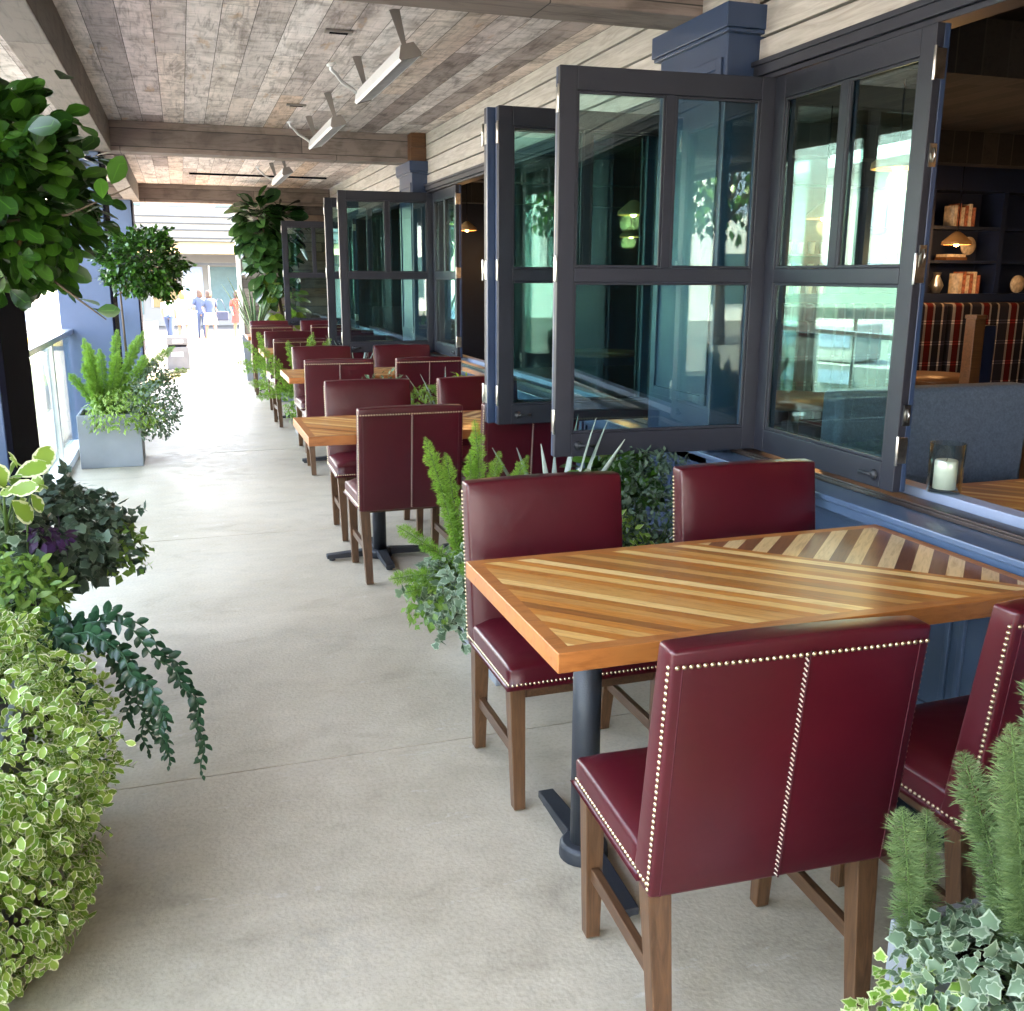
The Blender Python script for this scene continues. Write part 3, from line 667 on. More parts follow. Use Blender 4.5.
# ================================================================== CHAIRS
def rounded_slab(nx, ny, fx, name, mat, parent):
    pass
def make_chair():
    r = empty('dining_chair')
    hw = .267
    # seat (front is +y): domed cushion
    b = MB(); n = 10; vs = []; fs = []
    y0, y1 = -.16, .225
    for j in range(n+1):
        for i in range(n+1):
            u = i/n*2-1; v = j/n*2-1
            x = hw*u; y = (y0+y1)/2+(y1-y0)/2*v
            ed = max(abs(u), v if v > 0 else 0)
            z = .478+.012*(1-u*u)*(1-max(0, v)**4)-(.016*max(0, ed-.8)/.2 if ed > .8 else 0)
            vs.append((x, y, z))
    top = len(vs)
    fs += [(j*(n+1)+i, j*(n+1)+i+1, (j+1)*(n+1)+i+1, (j+1)*(n+1)+i) for j in range(n) for i in range(n)]
    ring = [i for i in range(n+1)]+[j*(n+1)+n for j in range(1, n+1)]+[n*(n+1)+i for i in range(n-1, -1, -1)]+[j*(n+1) for j in range(n-1, 0, -1)]
    lo = []
    for k in ring: x, y, z = vs[k]; lo.append(len(vs)); vs.append((x*.992, y*.992 if y > 0 else y, .398))
    m_ = len(ring); fs += [(ring[(k+1) % m_], ring[k], lo[k], lo[(k+1) % m_]) for k in range(m_)]
    fs.append(tuple(lo)); b.add(vs, fs, True)
    s = b.build('seat', M['leather'], r); bv = s.modifiers.new('b', 'BEVEL'); bv.width = .010; bv.segments = 3; bv.limit_method = 'ANGLE'; bv.angle_limit = R(35)
    # backrest: tall leaning slab from below the seat
    def by(z): return -.215-.055*((z-.385)/.53)   # rear face y
    b = MB(); vs = []; fs = []; n = 12; nx = 10
    zs = [.385+(.915-.385)*k/n for k in range(n+1)]
    th = lambda z: .085-.022*((z-.385)/.53)
    for side in (0, 1):
        for z in zs:
            for i in range(nx+1):
                u = i/nx*2-1
                y = by(z)-.004*(1-u*u)*math.sin(math.pi*(z-.385)/.53) if side == 0 else by(z)+th(z)+.014*(1-u**4)*(1-((z-.65)/.27)**4 if z > .385 else 0)
                zz = z+(.006*(1-u*u) if z == zs[-1] else 0)
                vs.append((hw*u*1.0, y, zz))
    S = (n+1)*(nx+1)
    for j in range(n):
        for i in range(nx):
            a = j*(nx+1)+i
            fs.append((a, a+1, a+nx+2, a+nx+1)); fs.append((S+a+1, S+a, S+a+nx+1, S+a+nx+2))
    for j in range(n):
        a = j*(nx+1); fs.append((S+a, a, a+nx+1, S+a+nx+1)); a += nx; fs.append((a, S+a, S+a+nx+1, a+nx+1))
    for i in range(nx):
        a = n*(nx+1)+i; fs.append((a, a+1, S+a+1, S+a)); fs.append((i+1, i, S+i, S+i+1))
    b.add(vs, fs, True); s = b.build('backrest', M['leather'], r); bv = s.modifiers.new('b', 'BEVEL'); bv.width = .009; bv.segments = 3; bv.limit_method = 'ANGLE'; bv.angle_limit = R(40)
    # seams: welt along the top and sides of the rear face, decorative stitching down the middle
    b = MB(); K = 22
    b = MB()
    zt = .884
    n_st = 46
    for k in range(n_st):
        z = .40+(zt-.41)*k/(n_st-1); y = by(z)-.0062
        Mx = Matrix.Translation((0, y, z)) @ Matrix.Rotation(R(50), 4, 'Y')
        b.box(-.0048, .0048, -.0012, .0012, -.0013, .0013, M4=Mx)
    b.build('stitching', M['thread'], r)
    b = MB(); b.tube([(0.0075, by(z)-.0042, z) for z in [.39+.05*k for k in range(11)]], .0018, 5, caps=False)
    b.tube([(-hw+.022, by(z)-.001, z) for z in [.39+.05*k for k in range(11)]], .0016, 5, caps=False)
    b.tube([(hw-.022, by(z)-.001, z) for z in [.39+.05*k for k in range(11)]], .0016, 5, caps=False)
    b.build('seam', M['piping'], r)
    # nail heads
    b = MB()
    def nail(p, nrm):
        nrm = Vector(nrm).normalized(); a = nrm.orthogonal().normalized(); c = nrm.cross(a); rr = .0052; vs = []
        for q, h in ((1., 0), (.72, .62)):
            for t in range(7): vs.append(Vector(p)+(a*math.cos(t*math.tau/7)+c*math.sin(t*math.tau/7))*rr*q+nrm*rr*h*.8)
        vs.append(Vector(p)+nrm*rr*.8)
        fs = [(t, (t+1) % 7, 7+(t+1) % 7, 7+t) for t in range(7)]+[(7+t, 7+(t+1) % 7, 14) for t in range(7)]
        b.add(vs, fs, True)
    nt_ = 39
    for k in range(nt_):
        x = -hw+.010+(2*hw-.020)*k/(nt_-1); nail((x, by(zt)-.0035-.003*(1-(x/hw)**2), zt), (0, -1, -.1))
    for sx in (-1, 1):
        for k in range(38):
            z = .402+(zt-.406)*k/37; nail((sx*(hw+.0005), by(z)+.011, z), (sx, 0, 0))
        for k in range(31):
            y = -.20+(.415)*k/30; nail((sx*hw*(.994 if y > -.16 else 1.0), y, .410), (sx, 0, 0))
    for k in range(39):
        x = -hw+.010+(2*hw-.020)*k/38; nail((x*.99, .2235, .410), (0, 1, 0))
    b.build('nailhead_trim', M['brass'], r)
    # legs
    def leg(p_top, p_bot, a, c):
        b = MB(); x, y, z = p_bot; X, Y, Z = p_top
        b.hexa([(x-c, y-c, z), (x+c, y-c, z), (x+c, y+c, z), (x-c, y+c, z)], [(X-a, Y-a, Z), (X+a, Y-a, Z), (X+a, Y+a, Z), (X-a, Y+a, Z)])
        b.box(x-.012, x+.012, y-.012, y+.012, -.001, .006) if False else None
        return b
    for sx in (-1, 1):
        leg((sx*(hw-.032), .185, .397), (sx*(hw-.040), .195, .004), .024, .0175).build('leg', M['chairwood'], r, .0025)
        leg((sx*(hw-.032), -.17, .384), (sx*(hw-.040), -.215, .004), .025, .0185).build('leg', M['chairwood'], r, .0025)
        MB().hexa([(sx*(hw-.037)-.010, -.180, .165), (sx*(hw-.037)+.010, -.180, .165), (sx*(hw-.037)+.010, .175, .165), (sx*(hw-.037)-.010, .175, .165)],
                  [(sx*(hw-.037)-.010, -.178, .20), (sx*(hw-.037)+.010, -.178, .20), (sx*(hw-.037)+.010, .175, .20), (sx*(hw-.037)-.010, .175, .20)]).build('stretcher', M['chairwood_y'], r, .002)
    b = MB()
    b.box(-hw+.06, hw-.06, .172, .196, .355, .396); b.box(-hw+.06, hw-.06, -.150, -.130, .362, .396)
    for sx in (-1, 1): b.box(sx*(hw-.032)-.011, sx*(hw-.032)+.011, -.144, .160, .36, .396)
    b.build('apron', M['chairwood_y'], r, .002)
    return r
CH = make_chair()
G1 = 'burgundy leather dining chairs'
chairs = [ # x, y, rot (0 faces +y, 180 faces camera), label
 (1.048, 1.66, -3, 'nearest burgundy chair, its whole nail-studded back turned to the camera'),
 (1.765, 1.66, 2, 'burgundy chair cut by the right edge of the picture, beside the grey-green foxtail fern'),
 (1.075, 2.655, 180, 'burgundy chair facing the camera at the left end of the nearest table'),
 (1.83, 2.66, 179, 'burgundy chair facing the camera at the nearest table, beside the window sill'),
 (1.05, 4.96, 0, 'burgundy chair with its back to us at the second table, left of the foxtail fern'),
 (1.68, 4.97, 0, 'burgundy chair with its back to the camera at the second table, behind the folding window'),
 (1.05, 5.80, 180, 'burgundy chair facing the camera on the walkway side of the second table'),
 (1.80, 5.80, 180, 'burgundy chair facing the camera on the wall side of the second table'),
 (1.13, 7.86, 0, 'burgundy chair with its back to the camera on the walkway side of the third table'),
 (1.83, 7.86, 0, 'burgundy chair with its back to the camera on the wall side of the third table'),
 (1.20, 8.86, 180, 'burgundy chair facing the camera on the walkway side of the third table'),
 (1.93, 8.86, 180, 'burgundy chair facing the camera on the wall side of the third table'),
 (1.10, 10.50, 0, 'burgundy chair with its back to the camera on the walkway side of the fourth table'),
 (1.84, 10.50, 0, 'burgundy chair with its back to the camera on the wall side of the fourth table'),
 (1.14, 11.45, 180, 'burgundy chair facing the camera on the walkway side of the fourth table'),
 (1.88, 11.45, 180, 'burgundy chair facing the camera on the wall side of the fourth table'),
 (1.10, 13.40, 0, 'burgundy chair with its back to the camera on the walkway side of the farthest table'),
 (1.84, 13.40, 0, 'burgundy chair with its back to the camera on the wall side of the farthest table'),
 (1.14, 14.25, 180, 'burgundy chair facing the camera on the walkway side of the farthest table'),
 (1.88, 14.25, 180, 'burgundy chair facing the camera on the wall side of the farthest table'),
]
for i, (x, y, a, lb) in enumerate(chairs):
    o = CH if i == 0 else copy_tree(CH)
    if i > 3: a += (1.6, -1.2, 2.4, -2.0, .8)[i % 5]; x += (.008, -.01, .004)[i % 3]
    o.location = (x, y, 0); o.rotation_euler.z = R(a); tag(o, lb, 'chair', G1)

# ================================================================== TABLES
def make_table(cross):
    r = empty('dining_table')
    MB().box(-.7025, .7025, -.365, .365, .712, .76).build('tabletop', M['tabletop'], r, .003, 3)
    for cx in ((-.475, .475) if not cross else (-.29, .38)):
        b = MB().lathe([(.0, .0), (.038, 0), (.038, .66), (0, .66)], (cx, 0, .04), 24); b.build('pedestal', M['iron'], r)
        b = MB().box(cx-.11, cx+.11, -.16, .16, .70, .7115); b.lathe([(.0, .695), (.05, .695), (.04, .66), (.038, .65)], (cx, 0, 0), 20); b.build('mounting_plate', M['iron'], r, .002)
        b = MB().lathe([(0, .048), (.058, .046), (.066, .036), (.068, .0), (0, 0)], (cx, 0, 0.002), 24)
        dirs = [(0, 1), (0, -1)]+([(1, 0), (-1, 0)] if cross else [])
        for dx, dy in dirs:
            e = Vector((dx, dy, 0)); s_ = Vector((-dy, dx, 0)); c0 = Vector((cx, 0, 0)); L_ = .30 if cross else .30
            p = [c0+e*.05-s_*.028, c0+e*L_-s_*.024, c0+e*L_+s_*.024, c0+e*.05+s_*.028]
            b.hexa([(q.x, q.y, .014) for q in p], [(q.x, q.y, z) for q, z in zip(p, (.052, .036, .036, .052))])
            f = c0+e*(L_-.03); b.lathe([(0, 0.0), (.018, 0.0), (.018, .016), (0, .016)], (f.x, f.y, .0), 12)
        b.build('base', M['iron'], r, .003)
    return r
TA = make_table(False); TA.location = (1.4175, 2.18, 0); tag(TA, 'nearest large striped wooden table standing against the blue window sill', 'table', 'chevron striped wooden dining tables')
TB = make_table(True)
for i, (x, y, lb) in enumerate([(1.255, 5.235, 'second striped wooden table in the row, partly behind the open window'), (1.46, 8.21, 'third striped wooden table in the row'), (1.47, 10.86, 'fourth striped wooden table in the row'), (1.49, 13.72, 'farthest striped wooden table in the row')]):
    o = TB if i == 0 else copy_tree(TB); o.location = (x, y, 0); tag(o, lb, 'table', 'chevron striped wooden dining tables')

# ================================================================== PLANTERS
def planter(x0, x1, y0, y1, h, lb, taper=0., name='planter'):
    r = empty(name, ((x0+x1)/2, (y0+y1)/2, 0), label=lb, cat='planter', group='grey rectangular planters'); a = (x1-x0)/2; c = (y1-y0)/2; t = .022
    b = MB(); k = 1-taper
    o0 = [(-a*k, -c*k, .001), (a*k, -c*k, .001), (a*k, c*k, .001), (-a*k, c*k, .001)]
    o1 = [(-a, -c, h), (a, -c, h), (a, c, h), (-a, c, h)]; i1 = [(-a+t, -c+t, h), (a-t, -c+t, h), (a-t, c-t, h), (-a+t, c-t, h)]
    i0 = [(x_, y_, h-.05) for x_, y_, z_ in i1]
    fs = [(3, 2, 1, 0)]+[(j, (j+1) % 4, 4+(j+1) % 4, 4+j) for j in range(4)]+[(4+j, 4+(j+1) % 4, 8+(j+1) % 4, 8+j) for j in range(4)]+[(8+j, 8+(j+1) % 4, 12+(j+1) % 4, 12+j) for j in range(4)]
    b.add(o0+o1+i1+i0, fs); b.build('box', M['planter'], r, .004)
    n = 8; vs = [(-a+t+(2*a-2*t)*i/n, -c+t+(2*c-2*t)*j/n, h-.045+rng.uniform(0, .02)) for j in range(n+1) for i in range(n+1)]
    MB().add(vs, [(j*(n+1)+i, j*(n+1)+i+1, (j+1)*(n+1)+i+1, (j+1)*(n+1)+i) for j in range(n) for i in range(n)], True).build('soil', M['soil'], r)
    return r
planter(1.11, 2.08, .70, 1.20, .45, 'grey planter at the bottom right corner holding the nearest foxtail fern')
planter(1.05, 2.05, 3.32, 3.86, .42, 'grey planter behind the nearest table')
planter(1.10, 2.05, 6.65, 7.10, .42, 'grey planter between the second and third tables')
planter(1.00, 2.05, 9.62, 9.98, .42, 'grey planter between the third and fourth tables')
planter(1.00, 2.05, 12.40, 12.80, .42, 'grey planter between the fourth and farthest tables')
planter(-.88, -.40, 8.46, 8.94, .44, 'square grey planter on the left side of the walkway by the glass railing')
planter(.80, 1.25, 15.05, 15.5, .66, 'tall tapered grey planter by the barn board wall at the far end', .22)
planter(-.98, -.50, 2.0, 2.9, .42, 'grey planter hidden under the bushy variegated plant, nearest on the left')

# --- bottom right group (P0)
foxtail('foxtail_fern', (1.235, 1.00, .42), [(175, 8, .52, 6), (20, 7, .72, 6), (185, 3, .60, 2), (0, 5, .66, 4), (300, 6, .56, 6), (200, 3, .38, 4), (120, 14, .42, 10), (60, 12, .58, 6), (20, 18, .52, 10), (250, 4, .30, 6), (330, 4, .40, 6), (330, 20, .5, 10), (90, 6, .45, 4), (40, 4, .70, 5)],
        'large grey-green foxtail fern at the bottom right corner', 'lf_foxd', 5200, .0200, .044, nw=.075)
foxtail('foxtail_fern', (1.13, 1.14, .42), [(160, 4, .30, 8), (60, 8, .26, 6)], 'small foxtail fern against the chair seat at the bottom right', 'lf_foxd', 4800, .0180, .038, nw=.075)
bush('ivy', (1.20, .98, .43), (.21, .19, .12), 1500, .025, IVY, M['lf_ivy'], 'silvery variegated ivy spilling over the bottom right planter', zmin=-.9, droop=.4, base=(1.36, 1.0, .42))
bush('ivy', (1.06, .96, .36), (.15, .17, .13), 560, .025, IVY, M['lf_var2'], 'yellow-green ivy trailing in front of the bottom right planter', zmin=-.9, droop=.5, base=(1.2, .95, .42))
bush('ivy', (1.36, .86, .44), (.22, .18, .13), 900, .027, IVY, M['lf_ivy'], 'grey-white ivy at the very corner of the picture, below the foxtail fern', zmin=-.9, base=(1.5, .9, .42))
# --- P1
foxtail('foxtail_fern', (1.00, 3.52, .42), [(180, 12, .58, 6), (176, 6, .50, 4), (0, -2, .50, 2), (175, 44, .34, 14), (190, 78, .32, 14), (250, 60, .26, 10), (350, 8, .62, -16), (10, 12, .50, 4), (0, 24, .52, 4), (300, 70, .22, 20), (10, 34, .46, 6), (205, 95, .30, -10)],
        'bright green foxtail fern behind the left chair of the nearest table', dens=3600, nl=.014, wid=.044, nw=.13)
bush('ivy', (.95, 3.50, .34), (.17, .22, .17), 950, .036, IVY, M['lf_ivy'], 'pale variegated ivy hanging over the planter edge behind the left chair', zmin=-.9, sprigs=32, base=(1.18, 3.55, .42))
bush('ivy', (.83, 3.46, .33), (.10, .14, .12), 170, .034, SMR, M['lf_lime'], 'lime green creeper at the left of the pale ivy', zmin=-.9, base=(1.12, 3.5, .42), stems=False)
blades('spiky_plant', (1.36, 3.52, .42), 12, .62, .060, 'lf_silver', 'silvery green spiky plant below the open folding window', 32)
bush('shrub', (1.78, 3.50, .56), (.34, .22, .27), 3200, .032, SM, M['lf_ivyd'], 'dense dark grey-green shrub between the two chairs facing the camera', zmin=-.7, base=(1.8, 3.55, .42), droop=.1)
bush('shrub', (1.60, 3.40, .48), (.13, .12, .17), 420, .036, SM, M['lf_var2'], 'small cream variegated shrub left of the dark grey-green shrub', zmin=-.8, base=(1.6, 3.45, .42))
bush('broadleaf_plant', (1.66, 3.60, .70), (.20, .14, .14), 130, .085, OVR, M['lf_ficus'], 'broad-leaved green plant under the bottom rail of the open window', base=(1.66, 3.6, .42), droop=0)
foxtail('foxtail_fern', (1.80, 3.72, .42), [(90, 4, .44, 5), (120, 10, .48, 6), (200, 14, .42, 6), (160, 8, .5, 4), (20, 12, .40, 5)], 'upright foxtail fern seen through the glass of the open window', dens=1100, nl=.020, wid=.028)
# --- P2
foxtail('foxtail_fern', (1.45, 6.85, .42), [(180, 8, .34, 8), (200, 30, .34, 14), (20, 10, .36, 10), (150, 24, .3, 10)], 'foxtail fern behind the left chair of the second table', dens=500, nl=.022, wid=.032, nw=.16)
bush('shrub', (1.66, 6.85, .58), (.20, .15, .19), 420, .05, SM, M['lf_lime'], 'bright green leafy plant between the chairs of the second and third tables', base=(1.6, 6.88, .42), droop=.1)
bush('shrub', (1.30, 6.85, .62), (.22, .15, .28), 500, .045, SM, M['lf_ivy'], 'grey-green shrub poking above the second table chairs', base=(1.3, 6.88, .42), droop=0)
blades('spiky_plant', (1.78, 6.85, .42), 8, .52, .03, 'lf_silver', 'silvery spiky plant between the second and third tables', 45)
bush('shrub', (1.90, 6.85, .62), (.12, .13, .22), 220, .04, SM, M['lf_fiddle_y'], 'reddish yellow twiggy plant beside the spiky plant', base=(1.9, 6.88, .42), droop=0)
# --- P3, P4
foxtail('foxtail_fern', (1.06, 9.80, .42), [(180, 30, .62, 16), (165, 44, .60, 14), (190, 66, .52, 20), (120, 14, .55, 8), (20, 10, .62, 6), (350, 24, .62, 8), (175, 86, .42, 14), (5, 36, .5, 5)], 'foxtail fern leaning into the walkway before the fourth table', dens=1500, nl=.018, wid=.07, nw=.22)
bush('ivy', (1.02, 9.78, .30), (.14, .18, .22), 320, .05, SMR, M['lf_lime'], 'lime green creeper over the planter before the fourth table', zmin=-.95, base=(1.06, 9.8, .42), stems=False)
blades('spiky_plant', (1.62, 9.80, .42), 9, .60, .03, 'lf_silver', 'pale spiky plant before the fourth table, near the wall', 40)
foxtail('foxtail_fern', (1.05, 12.6, .42), [(180, 40, .5, 12), (190, 70, .5, 16), (150, 20, .5, 6), (20, 14, .5, 6), (175, 88, .4, 10)], 'foxtail fern leaning into the walkway before the farthest table', dens=900, nl=.022, wid=.07, nw=.25)
bush('ivy', (1.0, 12.6, .28), (.14, .18, .24), 260, .06, SMR, M['lf_var2'], 'pale creeper hanging low over the planter before the farthest table', zmin=-.95, base=(1.05, 12.6, .42), stems=False)
# --- far end
blades('snake_plant', (1.02, 15.28, .62), 26, .95, .06, 'lf_snake', 'tall sansevieria with upright striped blades in the far tapered planter', 32, cat='plant', z0=-.01)
def fiddle():
    root = empty('fiddle_leaf_tree', (1.42, 15.42, 0), label='tall fiddle leaf fig with big dark leaves against the barn board wall', cat='tree')
    b = MB(); b.tube([(0, 0, 0), (.03, 0, .8), (-.05, -.02, 1.5), (-.22, -.05, 2.3)], [.035, .03, .025, .012], 8); b.tube([(-.02, 0, 1.2), (.12, -.1, 1.7), (.1, -.1, 2.2)], [.018, .014, .008], 6)
    b.tube([(.02, 0, .6), (.2, -.1, 1.0), (.24, -.1, 1.4)], [.016, .012, .008], 6); b.build('trunk', M['bark'], root)
    big = T_oval(.66, .10, .22, .55)
    P = []; NN = []
    for c, rd, n in (((-.26, -.15, 2.22), (.24, .22, .46), 190), ((-.10, -.12, 1.65), (.22, .22, .38), 120), ((.06, -.1, 2.25), (.18, .2, .36), 70)):
        p, q = blob(c, rd, n, lo=.5); P.append(p); NN.append(q)
    p = np.vstack(P); q = np.vstack(NN); leaves('foliage', p, q+np.array([0, 0, -.35]), q*.4+np.array([0, -.2, .8]), rng.uniform(.20, .33, len(p)), big, M['lf_fiddle'], root, .3)
    p, q = blob((.02, -.14, 1.10), (.2, .2, .42), 80, lo=.5); leaves('young_foliage', p, q+np.array([0, 0, -.1]), q*.4+np.array([0, -.3, .7]), rng.uniform(.15, .25, len(p)), big, M['lf_fiddle_y'], root, .35)
    b = MB().lathe([(.0, .002), (.16, .002), (.20, .38), (.185, .38), (.17, .33), (0, .33)], (0, 0, 0), 20); b.build('pot', M['planter'], root)
fiddle()
# --- planter on the left (PL)
foxtail('foxtail_fern', (-.66, 8.66, .42), [(180, 9, .50, 6), (200, 6, .62, 4), (150, 10, .66, 4), (230, 20, .5, 6), (270, 14, .60, 6), (300, 22, .62, 8), (330, 34, .68, 8), (350, 20, .72, 6), (0, 32, .80, 26), (10, 46, .78, 34), (120, 26, .6, 8), (60, 16, .74, 4), (30, 24, .78, 8), (250, 36, .42, 10), (345, 50, .55, 15), (195, 30, .45, 8)],
        'big light green foxtail fern in the square grey planter on the left', dens=4000, nl=.016, wid=.062, nw=.2)
bush('creeper', (-.52, 8.48, .44), (.30, .22, .20), 1300, .044, SM, M['lf_var2'], 'pale green creeper spilling over the front of the left square planter', zmin=-.6, base=(-.6, 8.6, .42))
bush('creeper', (-.30, 8.60, .54), (.24, .28, .34), 1900, .042, SM, M['lf_ivy'], 'grey-green bushy creeper bulging past the right side of the left square planter', zmin=-.95, base=(-.45, 8.6, .42))
# small-leaved ball tree
def ball_tree(name, base, top, c, rad, n, size, label, tm, trunk=.016, extra=None, nb=26):
    reseed(label); root = empty(name, base, label=label, cat='tree'); o = np.array(base); b = MB(); t = Vector(top)-Vector(base)
    b.tube([(0, 0, 0), tuple(t*.5+Vector((.02, 0, 0))), tuple(t)], [trunk*1.2, trunk, trunk*.8], 8)
    cc = np.array(c)-o; P = []; Q = []
    p, q = blob(cc, rad, int(n*.62), lo=.30, lump=.28); P.append(p); Q.append(q)
    for i in range(nb):
        e = rng.normal(size=3); e /= np.linalg.norm(e); tip = cc+e*np.array(rad)*rng.uniform(.95, 1.2)
        mid = (cc+tip)/2+rng.normal(size=3)*.03
        b.tube([tuple(t), tuple(mid), tuple(tip)], [.006, .004, .002], 5, caps=False)
        m_ = int(n*.38/nb); f = rng.uniform(.4, 1.02, m_)[:, None]; pp = (1-f)*mid+f*tip+rng.normal(size=(m_, 3))*size*.35
        P.append(pp); Q.append(np.tile(e, (m_, 1)))
    if extra:
        for pts, m_ in extra:
            pts = [np.array(x)-o for x in pts]; b.tube([tuple(x) for x in pts], [.005, .004, .002], 5, caps=False)
            for k in range(m_):
                f = k/m_*(len(pts)-1); i = min(int(f), len(pts)-2); g = f-i; x = pts[i]*(1-g)+pts[i+1]*g
                P.append((x+rng.normal(size=3)*size*.15)[None]); Q.append((pts[i+1]-pts[i]+rng.normal(size=3)*.3*np.linalg.norm(pts[i+1]-pts[i]))[None])
    P = np.vstack(P); Q = np.vstack(Q); Q /= np.linalg.norm(Q, axis=1)[:, None]
    b.build('trunk', M['bark'], root)
    leaves('crown', P, Q+rng.normal(size=P.shape)*.5+np.array([0, 0, -.25]), Q*.35+np.array([0, -.15, .75]), rng.uniform(.7, 1.15, len(P))*size, tm, M['lf_ficus'], root, .4, rnd=rng.random(len(P))**1.6)
    return root
ball_tree('ficus_tree', (-.78, 3.42, .5), (-.62, 3.42, 1.5), (-.60, 3.38, 1.79), (.35, .33, .29), 2500, .080, 'round-leaved ficus tree filling the upper left corner', T_oval(.62, .08, .12, .35),
          extra=[([(-.5, 3.3, 1.7), (-.3, 3.2, 1.72), (-.12, 3.15, 1.80)], 10), ([(-.45, 3.35, 1.6), (-.32, 3.2, 1.50), (-.22, 3.15, 1.42)], 8)])
ball_tree('small_leaf_tree', (-.52, 8.88, .42), (-.49, 8.88, 1.40), (-.29, 8.8, 1.64), (.31, .31, .30), 5200, .052, 'dark ball of small-leaved foliage beside the middle blue column', T_small(.6), .010)

# --- near left group
bush('variegated_bush', (-.70, 2.50, .36), (.44, .56, .32), 13000, .027, T_oval(.66, .14, .2, .1), M['lf_var'], 'big cream-edged variegated bush at the lower left', zmin=-.98, droop=.3, jit=.75, base=(-.74, 2.45, .4), lo=.6, lump=.22, sprigs=130)
bush('variegated_bush', (-.62, 2.30, .17), (.34, .42, .22), 6000, .027, T_oval(.66, .14, .2, .1), M['lf_var'], 'lower skirt of variegated leaves trailing to the floor at the lower left', zmin=-.98, droop=.7, base=(-.7, 2.3, .2), lo=.72, stems=False)
foxtail('foxtail_fern', (-.66, 2.55, .62), [(0, 40, .20, 14), (40, 30, .24, 10), (330, 60, .2, 10), (200, 30, .2, 10)], 'small pale fern sprig on top of the variegated bush', dens=1500, nl=.018, wid=.026)
pot = empty('round_pot', (-.68, 3.62, 0), label='dark brown round pot behind the variegated bush', cat='pot')
MB().lathe([(0, .002), (.15, .002), (.19, .50), (.195, .52), (.175, .52), (.165, .46), (0, .46)], n=32).build('pot_body', M['darkpot'], pot)
MB().lathe([(.17, .475), (.08, .485), (0, .49)], n=24).build('soil', M['soil'], pot)
bush('ivy', (-.52, 3.52, .66), (.28, .28, .20), 2400, .036, IVY, M['lf_ivyd'], 'dark grey-green ivy mound over the round pot', zmin=-.75, sprigs=34, base=(-.66, 3.56, .48), droop=.5)
bush('ivy', (-.64, 3.32, .70), (.18, .16, .16), 420, .040, IVY, M['lf_ivy'], 'pale silvery ivy in the left part of the mound over the round pot', zmin=-.6, base=(-.72, 3.4, .5))
bush('purple_plant', (-.45, 3.22, .74), (.06, .04, .05), 46, .045, SM, M['lf_purple'], 'small purple-leaved plant nestled in the ivy mound', base=(-.6, 3.36, .6), stems=False)
bush('creeper', (-.26, 3.5, .60), (.11, .11, .12), 130, .034, SMR, M['lf_lime'], 'lime tips of creeper at the right end of the ivy mound', base=(-.4, 3.5, .58), stems=False)
bush('rosette_plant', (-.56, 3.20, .92), (.11, .09, .07), 44, .085, T_oval(.62, .12, .1, .2), M['lf_var'], 'rosette of large cream-edged oval leaves at the left edge', base=(-.58, 3.25, .7), droop=-.3, jit=.3)
bush('fern_clump', (-.60, 3.0, .62), (.22, .14, .13), 900, .040, T_oval(.45, .1, .2, 0), M['lf_lime'], 'bright lime lobed fern clump at the left edge, between ivy and variegated bush', base=(-.74, 3.05, .45), droop=.1)
bush('dark_shrub', (-.62, 3.08, .40), (.24, .2, .2), 260, .06, OV, M['lf_dark'], 'dark glossy foliage in the shadow under the lime fern clump', base=(-.74, 3.05, .2))
def strap_plant():
    lb = 'dark green plant with jagged wavy fronds arching over the floor from the variegated bush'
    reseed(lb); root = empty('jagged_frond_plant', (-.44, 2.74, .56), label=lb, cat='plant')
    arcs = [((.27, -.06), .34, 0), ((.23, .04), .36, 1), ((.34, -.12), .36, 2), ((.37, -.02), .44, 3), ((.15, -.12), .40, 4), ((.42, -.09), .46, 5), ((.18, .10), .30, 6), ((.10, -.05), .34, 8), ((.30, -.16), .30, 9)]
    for (dx, dy), drop, sd in arcs:
        K = 46; C_ = []; st = Vector((.03*math.sin(sd*2.4), .06*math.cos(sd*2.4), .02*math.sin(sd*5.)))
        for k in range(K+1):
            t = k/K; h_ = 1-(1-min(1, t*1.25))**2
            C_.append(st+Vector((dx*h_+.008*math.sin(k*.7+sd), dy*h_, .06*math.sin(min(1, t*2.4)*math.pi)-drop*max(0, t-.22)**1.4*1.3)))
        P, D, N_, S_, Q = [], [], [], [], []
        for k in range(2, K+1):
            t = k/K; tg = (C_[min(k+1, K)]-C_[k-1]).normalized(); side = tg.cross(Vector((.3*math.sin(sd*2.), -1, .35))).normalized()
            for sg in ((1,) if k % 2 else (-1,)) if t < .97 else (0,):
                d = side*sg*.9+tg*.75; P.append(tuple(C_[k]-side*sg*.002)); D.append(tuple(d)); N_.append(tuple(side.cross(tg)*-1+Vector((0, 0, .2)))); S_.append((.042 if sg else .03)*(1-.45*t)*min(1, t*5+.3)*rng.uniform(.8, 1.2)); Q.append(.15+.6*rng.random())
        f = leaves('frond', P, D, N_, np.array(S_), T_oval(.62, .16, .25, -.2), M['lf_strap'], root, jit=.22, rnd=np.array(Q))
        w_ = MB().tube([tuple(c) for c in C_], [.0022]*K+[.0008], 5, caps=False); w_.build('midrib', M['lf_strap'], f)
strap_plant()

